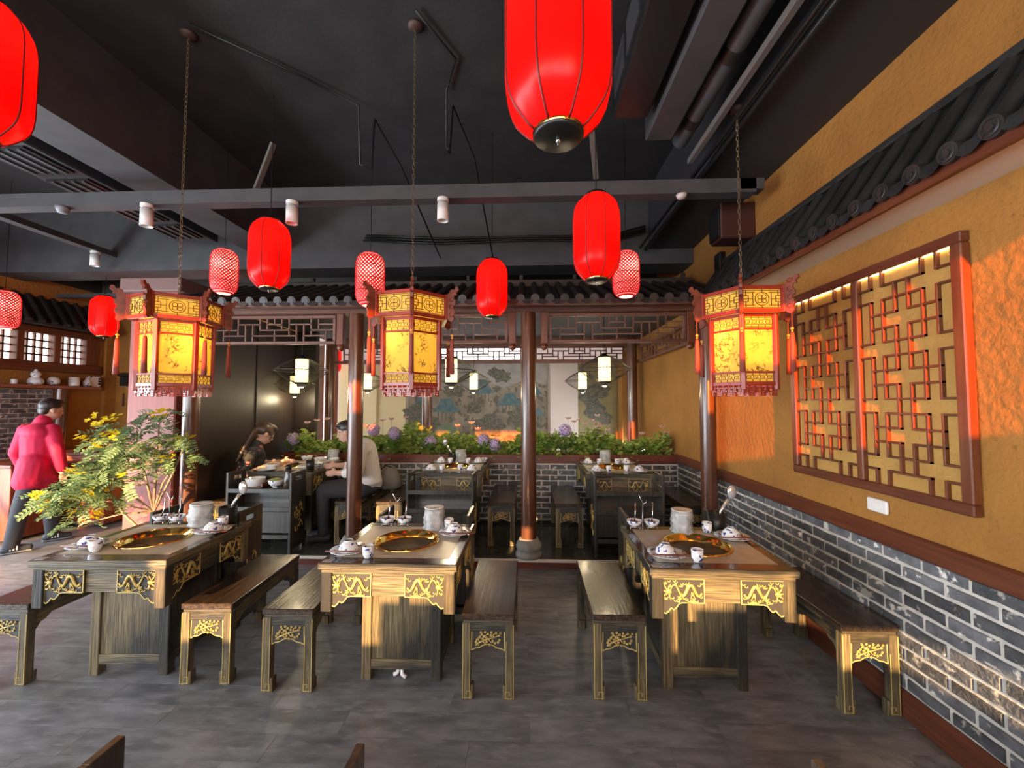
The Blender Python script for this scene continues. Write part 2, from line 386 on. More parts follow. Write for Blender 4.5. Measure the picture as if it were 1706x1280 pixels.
# left red pillar
rp = struct(B().box(-4.07, -3.56, 3.98, 4.45, 0, 2.72, .012), 'pillar_red', redw)
B().box(-4.14, -3.5, 3.92, 4.5, 2.68, 2.82, .01).obj('capital', mk('pillar_capital', (.16,.09,.08), .6), rp)
# unseen wall behind the camera, openings shaped to place the sun patches --------------------------------
wf = B()
def wx(x0, x1, z0, z1): wf.box(x0, x1, YF-.12, YF, z0, z1)
wx(-6.65, 2.0, 3.02, ZC); wx(-6.65, 2.0, 0, 1.13); wx(-6.65, -6.3, 1.13, 3.02); wx(1.8, 2.0, 1.13, 3.02)
wx(-6.3, -3.95, 2.42, 3.02); wx(-3.95, -2.67, 1.13, 1.70); wx(-3.95, -3.4, 2.62, 3.02)
wx(-2.67, -2.36, 1.13, 1.16); wx(-2.36, -1.78, 1.13, 1.86); wx(-1.78, .1, 1.70, 1.86); wx(-2.7, -2.66, 1.7, 1.86)
wx(-1.73, -1.73, 1.13, 1.36); wx(-1.58, -.96, 1.13, 1.36); wx(-1.78, -.96, 1.63, 1.70); wx(-.96, -.12, 1.13, 1.70)
wx(-.12, .035, 1.13, 1.36); wx(.165, .58, 1.13, 1.36); wx(-.12, .58, 1.63, 1.70); wx(.58, .81, 1.13, 1.70); wx(.81, 1.36, 1.34, 1.70); wx(1.36, 2.0, 1.13, 1.70)
wx(-1.6, .1, 2.62, 3.02); wx(1.4, 1.8, 2.25, 3.02); wx(.1, .8, 2.62, 2.70)
for x_ in (-3.95, -2.7, -1.15, .4, 1.74): wx(x_, x_+.06, 1.70, 2.25)
wx(-3.95, .1, 2.62, 2.70)
struct(wf, 'wall_front_sun_cutouts', plaster)
amber = bpy.data.materials.new('amber_sun_filter'); amber.use_nodes = True; _n = amber.node_tree
_t = _n.nodes.new('ShaderNodeBsdfTransparent'); _t.inputs[0].default_value = (1, .6, .2, 1); _n.links.new(_t.outputs[0], _n.nodes['Material Output'].inputs[0])
for k_, (xa, xb) in enumerate(((-3.4, -1.6), (.1, 1.4))): struct(B().box(xa, xb, YF-.07, YF-.06, 2.70 if k_ == 0 else 2.25, 3.02), 'window_%d' % (6+k_), amber)  # unseen amber panes added to tint and dim the upper sun band
fill_glow = mk('front_fill_emitter', (.85,.88,.9), .6, emis=(.92,.96,1), es=6.5)  # emitting panels added behind the camera as soft frontal fill light
wfp = struct(B().box(-3.95, -2.7, YF-.05, YF-.04, 1.70, 2.62).box(-2.7, .1, YF-.05, YF-.04, 1.85, 2.62).box(.1, 1.8, YF-.05, YF-.04, 1.70, 2.25).box(.1, .8, YF-.05, YF-.04, 2.25, 2.62), 'window_8', fill_glow)
def portal(c, sx, sy, rot):
    l = bpy.data.lights.new('window_portal', 'AREA'); l.shape = 'RECTANGLE'; l.size = sx; l.size_y = sy; l.cycles.is_portal = True
    o = bpy.data.objects.new('window_portal', l); COL.objects.link(o); o.location = c; o.rotation_euler = rot
portal((-.65, YF-.13, 1.45), 4.1, .75, (PI/2, 0, 0)); portal((-5.13, YF-.13, 1.8), 2.35, 1.3, (PI/2, 0, 0)); portal((-.9, YF-.13, 2.7), 5.0, .7, (PI/2, 0, 0))
portal((XL-.16, .65, 1.08), 6.5, 1.65, (PI/2, 0, -PI/2))
struct(B().box(XL-.16, XL-.1, YF, 3.9, 1.4, 1.46), 'window_9', beamd)
# ceiling --------------------------------------------------------------
ce = struct(B().box(-6.7, 2.0, YF-.1, 8.2, ZC, ZC+.1), 'ceiling', black)
struct(B().box(-3.24, -2.87, YF, 4.6, 3.3, ZC), 'beam_long', beamg)
struct(B().box(-6.6, 1.86, 4.6, 4.95, 3.12, ZC), 'beam_cross_back', beamg)
struct(B().box(-6.6, 1.86, 5.9, 6.1, 2.9, ZC), 'beam_cross_far', mk('beam_green_grey', (.075,.075,.065), .7))
struct(B().box(-6.6, 1.66, 2.97, 3.07, 3.085, 3.19).box(1.55, 1.72, 2.97, 3.07, 3.11, 3.19), 'beam_steel', beamg)
struct(B().box(-6.5, -4.95, 5.3, 5.36, 3.0, 3.05).box(-5.0, -4.9, 1.0, 4.6, 3.28, 3.34), 'beam_steel_left', beamg)
struct(B().box(1.36, 1.86, YF, 4.6, 3.29, ZC), 'ceiling_soffit', beamd)
struct(B().box(-3.45, 1.86, 4.1, 8.0, 2.62, 2.66), 'ceiling_pavilion', mk('pavilion_ceiling', (.035,.027,.022), .6))
dct = tag(B().box(.54, .76, .1, 2.55, 3.36, 3.72, .01).obj('air_duct', blackm), 'black air diffuser duct hanging under the ceiling on the right', 'duct')
for q in range(7): B().box(.532, .54, .3+q*.32, .54+q*.32, 3.42, 3.62).obj('duct_grille', beamd, dct)
d2 = tag(B().box(.80, .98, .1, 2.75, 3.34, 3.56, .008).obj('air_duct', beamg), 'grey square air duct next to the black diffuser duct', 'duct')
d3 = tag(B().cyl((1.075, .1, 3.40), (1.075, 2.85, 3.40), .055, n=18).obj('drain_pipe', beamg), 'round grey pipe with black collars under the right ceiling', 'pipe')
for q in range(5): B().cyl((1.075, .5+q*.52, 3.40), (1.075, .58+q*.52, 3.40), .0575, n=18).obj('collar', blackm, d3)
tk = tag(B().box(1.16, 1.2, .1, 2.95, 3.29, 3.33, .004).obj('light_track', mk('track_grey', (.12,.11,.10), .6)), 'long slim grey ceiling track beside the dark air duct', 'track')
hd = tag(B().box(-3.95, -3.5, .4, 4.4, 3.36, 3.6, .01).obj('air_conditioner_duct', beamd), 'long slotted air vent duct under the ceiling on the left', 'duct')
for k in range(9):
    y = .55+k*.42
    g = B().box(-3.9, -3.55, y, y+.33, 3.345, 3.36).obj('vent_grille', blackm, hd)
    for q in range(4): B().box(-3.87+q*.085, -3.845+q*.085, y+.01, y+.32, 3.335, 3.347).obj('vent_slat', beamg, g)
def cable(name, pts, r, label): return tag(B().tube(pts, r, 5).obj(name, blackm), label, 'cable')
cable('ceiling_cable', [(-2.125,2.375,3.93),(-1.6,2.85,3.93),(-1.35,3.1,3.92),(-1.34,3.12,3.45),(-1.25,3.14,3.42),(-1.24,3.16,3.85),(-1.1,3.4,3.6),(-1.0,4.55,3.2)], .008, 'black cable running across the ceiling from the left lantern hook')
cable('ceiling_cable', [(-.68,2.343,3.93),(-.5,2.7,3.93),(-.62,2.98,3.93),(-.625,3.0,3.5),(-.6,3.02,3.46),(-.58,3.04,3.85),(-.45,3.3,3.6),(-.4,4.55,3.2)], .008, 'black cable looping on the ceiling from the middle lantern hook')
for q in range(3):
    cable('ceiling_cable', [(-1.9+.02*q,4.55,3.42+.03*q),(-1,4.53,3.36+.03*q),(0,4.54,3.39+.02*q),(.9,4.53,3.36+.03*q),(1.3,4.5,3.45+.03*q)], .012, ('lowest','middle','uppermost')[q]+' of three black cables sagging along the rear ceiling beam')
cable('conduit_pipe', [(1.3,4.5,3.25),(1.32,2.5,3.27),(1.33,.2,3.27)], .022, 'thick dark conduit pipe along the right ceiling soffit')
cable('conduit_pipe', [(1.24,4.5,3.27),(1.27,2.2,3.28),(1.27,.2,3.29)], .014, 'thin dark conduit pipe beside the thick one on the right ceiling')
for i, (a, b_, t) in enumerate((((-2.15,3.05,3.19),(-1.96,2.98,3.55),'left'),((-1.15,3.05,3.2),(-.75,3.03,3.17),'middle'),((.32,2.2,3.5),(.5,2.95,3.2),'right'))):
    a = Vector(a); b_ = Vector(b_); d = b_-a
    Mx = Matrix.Translation(a) @ d.to_track_quat('Y', 'Z').to_matrix().to_4x4()
    tag(B().box(-.02, .02, 0, d.length, -.012, .012, .003, Mx).obj('ceiling_strut', mk('strut_grey%d' % i, (.1,.095,.085), .6)), 'slim grey metal strut by the ceiling beam, the '+t+' one of three', 'strut')

# pavilion -------------------------------------------------------------
FRET_H = {1: [(3,6),(7,9),(10,13),(14,16)], 2: [(0,3),(6,10),(13,16)], 3: [(1,4),(5,11),(12,15)]}
FRET_V = {1:[(2,4)],2:[(0,2)],3:[(0,3)],4:[(1,4)],5:[(1,4)],6:[(0,2)],7:[(0,2)],8:[(0,1),(2,4)],9:[(0,2)],10:[(0,3)],11:[(1,4)],12:[(1,4)],13:[(0,3)],14:[(0,2)],15:[(2,4)]}
def fret_panel(name, w, h, mat, label, loc, rz=0, bar=.011, fr=.03, d=.03, kids=True):
    """framed fretwork transom, origin bottom centre, facing -Y; every bar a part"""
    e = empty(name, loc, rz, label, 'lattice')
    B().box(-w/2, w/2, -d/2-.006, d/2+.006, 0, fr, .004).obj('frame_rail', mat, e); B().box(-w/2, w/2, -d/2-.006, d/2+.006, h-fr, h, .004).obj('frame_rail', mat, e)
    for s_ in (-1, 1): B().box(s_*(w/2-fr), s_*w/2, -d/2, d/2, fr, h-fr, .004).obj('frame_stile', mat, e)
    iw = w-2*fr; ih = h-2*fr; cx = lambda c: -w/2+fr+iw*c/16; rz_ = lambda r: h-fr-ih*r/4
    for r, L in FRET_H.items():
        for a, c in L: B().box(cx(a)-bar/2, cx(c)+bar/2, -d/3, d/3, rz_(r)-bar/2, rz_(r)+bar/2).obj('lattice_bar', mat, e)
    for c, L in FRET_V.items():
        for a, q in L: B().box(cx(c)-bar/2, cx(c)+bar/2, -d/3, d/3, rz_(q), rz_(a)).obj('lattice_bar', mat, e)
    return e
CX = (-3.39, -1.71, 0.0, 1.71)
def column(name, x, y, label, r=.073, z0=.09, z1=2.47, base=True):
    e = empty(name, (x, y, z0), 0, label, 'column', 'pavilion columns')
    B().cyl((0,0,.1), (0,0,z1-z0), r, n=24).obj('shaft', colm, e)
    if base: B().lathe([(0,0),(.125,0),(.125,.035),(.105,.045),(.1,.06),(.118,.075),(.125,.1),(.118,.125),(.098,.15),(.09,.17),(.07,.172)], 20).obj('stone_base', stonebase, e)
    return e
for x, t in zip(CX, ('brown lacquered column beside the red pillar', 'brown round column in front of the man in a white shirt', 'brown round column on stone base in the middle of the pavilion front', 'brown round column against the ochre right wall')):
    column('pavilion_column', x, 3.98, t)
for x, t in zip((-3.33, -1.68, 1.68), ('far rear column behind the flowers on the left', 'far rear column behind the flowers, left of the mural', 'far rear column by the right wall behind the flowers')):
    column('pavilion_column', x, 6.7, t, .085, 0, 2.6, False)
lb = struct(B().box(-3.5, 1.86, 3.9, 4.06, 2.43, 2.5, .008).box(-3.5, 1.86, 3.86, 3.92, 2.468, 2.5, .006), 'lintel_beam', lint)
for i, (a, b_, t) in enumerate(((-3.18, -1.92, 'left'), (-1.5, -.2, 'middle'), (.2, 1.52, 'right'))):
    w = b_-a
    fret_panel('lattice_transom', w, .29, lint, 'reddish wooden fretwork transom in the '+t+' bay of the pavilion front', ((a+b_)/2, 3.98, 2.135))
for i, x in enumerate(CX):
    for s_ in (-1, 1):
        xx = x+s_*.155
        if xx < -3.3 or xx > 1.75: continue
        e = empty('hanging_post', (xx, 3.97, 2.08), 0, ('left' if s_ < 0 else 'right')+' hanging post with round finial beside the '+('far left','left','middle','right')[i]+' pavilion column', 'hanging post', 'hanging posts')
        B().box(-.033, .033, -.033, .033, .045, .37, .004).obj('post', mahogZ, e)
        B().sph((0, 0, .018), .036, 14, 8).cyl((0,0,.03), (0,0,.05), .022).obj('finial', mahogZ, e)
rf = tag(B().prism([(3.68, 2.47), (3.72, 2.47), (4.55, 2.84), (4.55, 2.87), (3.68, 2.49)], -3.45, 1.8, 'yz').obj('pavilion_roof', roofm), 'dark grey tiled roof slope over the wooden dining pavilion', 'roof')
A = Vector((0, 4.55, 2.885)); Z = Vector((0, 3.65, 2.495))
t1 = B().cyl(A, Z, .034, n=10).cyl(Z+Vector((0, .004, .0)), Z+Vector((0, -.014, -.004)), .04, n=14).cyl(Z+Vector((0,-.014,-.004)), Z+Vector((0,-.018,-.005)), .027, n=12).mesh('roof_tile', roofm)
db = B(); v = []; f = []
for i, (yy, zz) in enumerate(dp): v += [(yy*.95, 3.645, 2.49), (yy*.95, 3.635, 2.49+zz*.9)]
for i in range(8): f.append((2*i, 2*i+1, 2*i+3, 2*i+2))
t2 = db.add(v, f).mesh('drip_tile', roofm)
for k in range(40):
    x = -3.37+k*.132; o = ob('roof_tile', t1, rf, (x, 0, 0))
    if k < 39: ob('drip_tile', t2, rf, (x+.066, 0, 0))
B().box(-3.5, 1.8, 4.5, 4.62, 2.83, 2.93, .01).obj('ridge', roofm, rf)
B().box(-3.5, 1.8, 3.66, 3.7, 2.44, 2.475, .004).obj('fascia', lint, rf)
for k in range(9): B().box(-3.1+k*.6, -3.06+k*.6, 4.53, 4.58, 2.92, 2.99, .006).obj('ridge_knob', roofm, rf)
# rear lattice with daylight panes, right-side lattice
struct(B().box(-3.4, 1.8, 6.66, 6.74, 2.47, 2.62).box(-3.4, 1.8, 6.68, 6.72, 2.2, 2.25), 'lintel_beam_rear', lint)
for i, (a, b_, t) in enumerate(((-3.1, -1.8, 'left'), (-1.55, -.12, 'middle'), (.12, 1.55, 'right'))):
    fret_panel('lattice_transom', b_-a, .225, lint, 'distant backlit fretwork transom over the flowers, the '+t+' one', ((a+b_)/2, 6.7, 2.245), bar=.02, fr=.02)
    wn = struct(B().box(a, b_, 6.76, 6.77, 2.25, 2.47), 'window_%d' % (i+1), glowwin if i == 1 else dimwin)
struct(B().box(-.1, .1, 6.76, 6.77, 2.25, 2.47), 'window_4', glowwin)
fret_panel('lattice_transom', 2.4, .25, lint, 'fretwork transom running back along the ochre side wall', (1.78, 5.3, 2.2), -PI/2, bar=.016)

# ================================================================== FURNITURE
def scallop(w, h, side):
    """apron bracket outline: side=+1 deepest at right end; origin top-left, width w, height h (deep end h*1.45)"""
    pts = [(0, 0), (w, 0), (w, -h*1.42), (w*.93, -h*1.47), (w*.86, -h*1.36), (w*.8, -h*1.22), (w*.74, -h*1.3), (w*.68, -h*1.22), (w*.6, -h*1.03), (w*.52, -h), (0, -h)]
    return pts if side > 0 else [(w-x, z) for x, z in pts][::-1]
def dragon(w, h, flip):
    """low gold relief: coiled dragon with mane, claws and clouds, inside 0..w, -h..0 on the plane y=0 facing -Y"""
    b = B(); T = lambda x, z: ((w-x*w) if flip else x*w, -.002, -z*h)
    body = [T(.06+.78*t, .48+.24*math.sin(t*12.5+.4)) for t in [i/22 for i in range(23)]]
    b.tube(body, [.003+.0055*math.sin(PI*min(1, i/20+.12)) for i in range(23)], 6)
    b.sph(T(.86, .55), (.016, .008, .013), 8, 6)
    for q in ((.86,.5,.97,.25),(.87,.5,.80,.2),(.88,.6,.98,.75),(.84,.65,.8,.92),(.9,.55,.99,.5)): b.tube([T(q[0],q[1]), T((q[0]+q[2])/2+.02,(q[1]+q[3])/2), T(q[2],q[3])], [.005,.004,.0015], 5)
    for q in ((.3,.55,.22,.85),(.3,.55,.33,.88),(.55,.6,.5,.88),(.55,.6,.62,.9),(.42,.35,.36,.12),(.66,.35,.72,.1)): b.tube([T(q[0],q[1]), T(q[2],q[3])], [.006,.002], 5)
    rr = random.Random(3)
    for k in range(34):
        x, z = rr.uniform(.04, .96), rr.choice((rr.uniform(.06,.3), rr.uniform(.72,.93)))
        b.tube([T(x+.035*math.cos(a), z+.05*math.sin(a)) for a in [i*.9 for i in range(5)]], .0028, 4)
    return b
def blossom(w, h):
    b = B(); T = lambda x, z: (x*w, -.002, -z*h); rr = random.Random(5)
    main = [(.06,.9),(.2,.72),(.34,.62),(.5,.5),(.66,.46),(.82,.34),(.95,.3)]
    b.tube([T(*p) for p in main], [.0042,.0042,.0038,.0035,.003,.0025,.0016], 5)
    for a, c, d in (((.2,.72),(.16,.45),(.28,.25)),((.34,.62),(.36,.35),(.5,.2)),((.5,.5),(.6,.7),(.75,.75)),((.66,.46),(.68,.25),(.78,.15)),((.3,.65),(.42,.82),(.55,.85))):
        b.tube([T(*a), T(*c), T(*d)], [.003,.0024,.0016], 5)
    for x, z in ((.4,.1),(.9,.55),(.85,.7),(.25,.12),(.62,.12),(.45,.68),(.08,.7),(.93,.15),(.28,.25),(.5,.2),(.12,.55),(.36,.35),(.44,.42),(.2,.42),(.78,.15),(.75,.75),(.88,.3),(.6,.3),(.55,.85),(.66,.62),(.15,.85),(.3,.5),(.7,.38)):
        for k in range(5):
            a = k*2*PI/5+x*9; c = T(x, z); b.sph((c[0]+.0042*math.cos(a), -.003, c[2]+.0042*math.sin(a)), (.003, .002, .003), 6, 4)
    return b
TW, TD, TH = .70, .69, .74
mk_stick = mk('grey_sticker', (.45,.42,.4), .5, 0, (.3,.28,.27), 200)
DRW, DRH = .2, .115
dr_me = {fl_: dragon(DRW, DRH, fl_).mesh('carving', gold) for fl_ in (0, 1)}
def apron_panel(parent, x0, z0, flip, ysurf, rz=0, off=(0, 0)):
    out = scallop(DRW, DRH, -1 if flip == 0 else 1)
    p = B().prism([(x, z) for x, z in out], -.006, .014).obj('carved_panel', carveback, parent)
    n = len(out); ln = B()
    for i in range(n):
        a = out[i]; c = out[(i+1) % n]; ln.tube([(a[0], -.007, a[1]), (c[0], -.007, c[1])], .0032, 4)
    ln.obj('gold_border', goldline, p)
    ob('carving', dr_me[1 if flip == 0 else 0], p, (0, -.007, 0))
    p.location = (off[0], off[1], z0); p.rotation_euler = (0, 0, rz)
    # local x along the face
    p.location += Matrix.Rotation(rz, 3, 'Z') @ Vector((x0, ysurf, 0))
    return p
def make_table(depth=TD):
    t = empty('hotpot_table', (0, 0, 0), 0, 'x', 'table', 'carved hotpot tables')
    hw, hd = TW/2, depth/2
    iw, idp = .30, hd-.075
    r0 = .175; cy = 0.0
    fr = B()
    for x0, x1, y0, y1 in ((-hw, hw, -hd, -idp), (-hw, hw, idp, hd), (-hw, -iw, -idp, idp), (iw, hw, -idp, idp)): fr.box(x0, x1, y0, y1, .71, TH, .002)
    fr.obj('table_top', topX, t)
    e = B().box(-hw-.004, hw+.004, -hd-.004, -hd, .705, TH-.001, .002).box(-hw-.004, hw+.004, hd, hd+.004, .705, TH-.001, .002)
    e.box(-hw+.008, hw-.008, -hd+.008, hd-.008, .685, .708, .003)
    e.obj('top_edge', woodX, t)
    for sx in (-1, 1): B().box(sx*hw, sx*(hw+.004), -hd, hd, .705, TH-.001, .002).obj('side_edge', woodY, t)
    # stone inlay with round hole
    b = B(); n = 48; v = []; f = []
    for i in range(n):
        a = 2*PI*i/n; c, s_ = math.cos(a), math.sin(a); k = min(iw/abs(c) if abs(c) > 1e-6 else 9, idp/abs(s_) if abs(s_) > 1e-6 else 9)
        v += [(c*r0, s_*r0, TH+.0005), (c*k, s_*k, TH+.0005), (c*r0, s_*r0, .69)]
    for i in range(n):
        j = (i+1) % n; f += [(3*i, 3*i+1, 3*j+1, 3*j), (3*i, 3*j, 3*j+2, 3*i+2)]
    # corners
    ncs = []
    for sx in (1, -1):
        for sy in (1, -1): ncs.append((sx*iw, sy*idp))
    b.add(v, f)
    for sx, sy in ncs:
        best = sorted(range(n), key=lambda i: (v[3*i+1][0]-sx)**2+(v[3*i+1][1]-sy)**2)[:2]
        b.add([v[3*best[0]+1], v[3*best[1]+1], (sx, sy, TH+.0005)], [(0, 1, 2)])
    b.obj('stone_inlay', stone, t)
    pot = B().lathe([(.190, TH+.001), (.190, TH+.006), (.183, TH+.010), (.174, TH+.006), (.172, TH-.03), (.168, TH-.035), (.164, TH-.12)], 40).obj('pot_rim', brass, t)
    B().lathe([(.165, TH-.118), (.0, TH-.12)], 40).obj('pot_bottom', potin, pot)
    # aprons
    for rz, w, d in ((0, hw, hd), (PI, hw, hd), (PI/2, hd, hw), (-PI/2, hd, hw)):
        Mr = Matrix.Rotation(rz, 4, 'Z'); ax = woodX if abs(rz) in (0, PI) else woodY
        B().box(-w+.05, w-.05, -d+.028, -d+.048, .565, .69, .003, Mr).obj('apron', ax, t)
        apron_panel(t, -w+.062, .683, 0, -d+.026, rz); apron_panel(t, w-.062-DRW, .683, 1, -d+.026, rz)
    for sx in (-1, 1):
        for sy in (-1, 1): B().box(sx*(hw-.008), sx*(hw-.064), sy*(hd-.008), sy*(hd-.064), .49, .69, .004).obj('corner_post', woodZ, t)
    B().box(-hw+.012, -hw+.06, -hd+.008, -hd+.042, TH-.001, TH+.0012).obj('table_sticker', mk_stick, t)
    # base cabinet
    bx, by0, by1 = .225, -hd+.25, hd-.02
    for sx in (-1, 1):
        for yy in (by0, by1-.055): B().box(sx*bx, sx*(bx-.055), yy, yy+.055, 0, .69, .004).obj('base_leg', woodZ, t)
    B().box(-bx+.05, bx-.05, by0+.012, by0+.03, .06, .69, .002).obj('base_panel', woodZ, t)
    B().box(-bx+.05, bx-.05, by1-.03, by1-.012, .06, .69, .002).obj('base_panel', woodZ, t)
    B().box(-bx+.05, bx-.05, by0+.004, by0+.034, .06, .115, .003).obj('base_rail', woodX, t)
    for sx in (-1, 1):
        B().box(sx*(bx-.03), sx*(bx-.012), by0+.05, by1-.05, .06, .69, .002).obj('base_panel', darkZ, t)
        B().box(sx*(bx-.034), sx*(bx-.004), by0+.05, by1-.05, .06, .115, .003).obj('base_rail', woodY, t)
    return t
BLW, BLH = .15, .10
bl_me = blossom(.15, .085).mesh('carving', gold)
def make_bench(L=.74):
    t = empty('bench', (0, 0, 0), 0, 'x', 'bench', 'carved wooden benches')
    w, H, hl = .14, .44, L/2
    B().box(-w, w, -hl, hl, .408, H, .004).obj('seat', topY, t)
    B().box(-w+.008, w-.008, -hl+.008, hl-.008, .39, .409, .002).obj('seat_moulding', woodX, t)
    for sx in (-1, 1):
        for sy in (-1, 1):
            l = B().box(sx*(w-.004), sx*(w-.048), sy*(hl-.004), sy*(hl-.048), 0, .392, .003).obj('leg', woodZ, t)
            g = B().box(sx*(w-.048), sx*(w-.062), sy*(hl-.004), sy*(hl-.048), 0, .075, .003).box(sx*(w-.004), sx*(w-.048), sy*(hl-.048), sy*(hl-.064), 0, .06, .003)
            g.obj('foot_scroll', woodZ, l)
            gb = B(); y_ = sy*(hl-.0035)
            gb.tube([(sx*(w-.007), y_, .008), (sx*(w-.007), y_, .385)], .0022, 4).tube([(sx*(w-.045), y_, .008), (sx*(w-.045), y_, .3)], .0016, 4)
            gb.tube([(sx*(w-.012), y_, .012), (sx*(w-.05), y_, .012), (sx*(w-.05), y_, .045), (sx*(w-.028), y_, .045), (sx*(w-.028), y_, .028)], .0018, 4)
            gb.obj('gold_line', goldline, l)
    for sy in (-1, 1):
        rz = 0 if sy < 0 else PI
        Mr = Matrix.Rotation(rz, 4, 'Z')
        B().box(-w+.04, w-.04, -hl+.008, -hl+.03, .345, .39, .002, Mr).obj('end_rail', woodX, t)
        pts = [(-.096, .37), (.096, .37), (.096, .245), (.07, .258), (.045, .262), (.025, .275), (0, .28), (-.025, .275), (-.045, .262), (-.07, .258), (-.096, .245)]
        p = B().prism(pts, -hl+.012, -hl+.026, 'xz', Mr).obj('end_apron', carveback, t)
        gl = B(); q = [(-.086, .357), (.086, .357), (.088, .25), (.07, .26), (.045, .264), (.025, .277), (0, .282), (-.025, .277), (-.045, .264), (-.07, .26), (-.088, .25)]
        for i in range(len(q)): gl.tube([(q[i][0], -hl+.012, q[i][1]), (q[(i+1) % len(q)][0], -hl+.012, q[(i+1) % len(q)][1])], .003, 4, Mr)
        gl.obj('gold_border', goldline, p)
        c = ob('carving', bl_me, p); c.rotation_euler = (0, 0, rz); c.location = Mr @ Vector((-.075, -hl+.011, .353))
    for sx in (-1, 1):
        pts = [(-hl+.04, .39), (hl-.04, .39), (hl-.04, .27), (hl-.06, .285), (hl-.075, .31), (hl-.1, .315), (hl-.13, .34), (-hl+.13, .34), (-hl+.1, .315), (-hl+.075, .31), (-hl+.06, .285), (-hl+.04, .27)]
        B().prism(pts, sx*(w-.03), sx*(w-.012), 'yz').obj('side_apron', woodY, t)
    return t
def make_cart(W=.62, D=.27, H=.79):
    t = empty('serving_shelf', (0, 0, 0), 0, 'x', 'shelf', 'serving shelves')
    w, d = W/2, D/2
    for sx in (-1, 1):
        x0, x1 = sx*w, sx*(w-.022)
        pts = [(-d, 0), (-d, H), (-.05, H), (-.05, H-.0), (d, H-.0), (d, 0)]
        pan = B()
        # panel with hand-hole near the top
        pan.box(x0, x1, -d, d, .03, H-.11, .002).box(x0, x1, -d, -.055, H-.11, H, .002).box(x0, x1, .055, d, H-.11, H, .002).box(x0, x1, -.056, .056, H-.045, H, .002).box(x0, x1, -.056, .056, H-.11, H-.085, .002).box(x0, x1, -d, -d+.05, 0, .04).box(x0, x1, d-.05, d, 0, .04)
        p = pan.obj('side_panel', darkZ, t)
        c = B(); rr = random.Random(2)
        for k in range(14):
            a0 = rr.uniform(0, 6.28); cy_, cz_ = rr.uniform(-.06, .06), .36+rr.uniform(-.14, .14)
            c.tube([(x0+sx*.002, cy_+.03*math.cos(a0+i*.7)*(1-.1*i), cz_+.035*math.sin(a0+i*.7)) for i in range(5)], [.006,.006,.005,.004,.002], 5)
        c.obj('carving', gold, p)
    for z, n in ((.62, 1), (.44, 1), (.17, 1)):
        s_ = B().box(-w+.02, w-.02, -d+.01, d-.01, z-.022, z, .002).obj('shelf_board', topX, t)
        B().box(-w+.02, w-.02, -d-.002, -d+.014, z-.03, z+.012, .002).obj('shelf_lip', darkZ, s_)
    B().box(-w+.02, w-.02, d-.014, d, .1, .62).obj('back_panel', darkZ, t)
    B().box(-w+.02, w-.02, -d+.03, -d+.045, .19, .4, .002).box(-.008, .008, -d+.02, -d+.03, .19, .4).obj('drawer_front', darkZ, t)
    return t
table = make_table(); btable = make_table(.9)
TAB = [((-2.235, 2.40, 0), .045, 'carved hotpot table nearest the flowering shrub, in the front row'), ((-.715, 2.415, 0), 0, 'carved hotpot table in the middle of the front row'), ((.955, 2.41, 0), -.02, 'carved hotpot table in the front row closest to the ochre wall')]
for i, (l, rz, lab) in enumerate(TAB): inst(table, l, rz, lab, first=(i == 0))
for ch in TAB[:1]:
    for c in table.children:
        if c.name.startswith(('base_',)): c.location.x -= .05
BT = [((-2.62, 4.67, .09), 'carved hotpot table on the platform where the guests are eating'), ((-.83, 4.67, .09), 'empty laid hotpot table on the platform, in the middle of the back row'), ((.93, 4.67, .09), 'empty laid hotpot table on the platform in the right bay')]
for i, (l, lab) in enumerate(BT): inst(btable, l, 0, lab, first=(i == 0))
bench = make_bench(); 
BN = [((-2.905, 2.56, 0), .02, 'dark wooden bench cut by the left edge of the picture, under red light'), ((-1.80, 2.61, 0), .05, 'wooden bench on the right side of the left front table'), ((-1.305, 2.57, 0), .02, 'wooden bench on the left side of the middle front table'),
      ((-.215, 2.56, 0), 0, 'wooden bench on the right side of the middle front table'), ((.475, 2.58, 0), 0, 'wooden bench on the left side of the right front table'), ((1.70, 2.53, 0), 0, 'wooden bench pushed against the grey brick side wall in the front row')]
for i, (l, rz, lab) in enumerate(BN): inst(bench, l, rz, lab, first=(i == 0))
bbench = make_bench(.92)
BB = [((-3.17, 4.62, .09), 'bench under the woman in the black tee'), ((-1.87, 4.66, .09), 'bench under the man in the white shirt'), ((-1.44, 4.67, .09), 'platform bench left of the middle back table'), ((-.28, 4.67, .09), 'platform bench just left of the central column'), ((.41, 4.65, .09), 'platform bench just right of the central column'), ((1.69, 4.64, .09), 'platform bench against the brick side wall behind the right column')]
for i, (l, lab) in enumerate(BB): inst(bbench, l, 0, lab, first=(i == 0))
cart = make_cart()
CT = [((-2.32, 2.91, 0), .045, 'dark serving shelf at the far end of the left front table'), ((-.71, 2.91, 0), 0, 'dark serving shelf at the far end of the middle front table'), ((.96, 2.91, 0), -.02, 'dark serving shelf at the far end of the right front table'),
      ((-2.64, 4.06, .09), 0, 'dark serving shelf loaded with bowls in front of the guests'), ((-.855, 4.06, .09), 0, 'empty dark serving shelf in the middle of the platform front'), ((.95, 4.06, .09), 0, 'empty dark serving shelf in the right bay of the platform front'),
      ((-.655, .80, 0), 0, 'serving shelf corner peeking in at the bottom left edge'), ((.89, .80, 0), 0, 'serving shelf tip peeking in at the bottom right edge')]
for i, (l, rz, lab) in enumerate(CT): inst(cart, l, rz, lab, first=(i == 0), scale=((.93, 1, 1) if i > 5 else (1.06, .95, .98) if i > 2 else None))

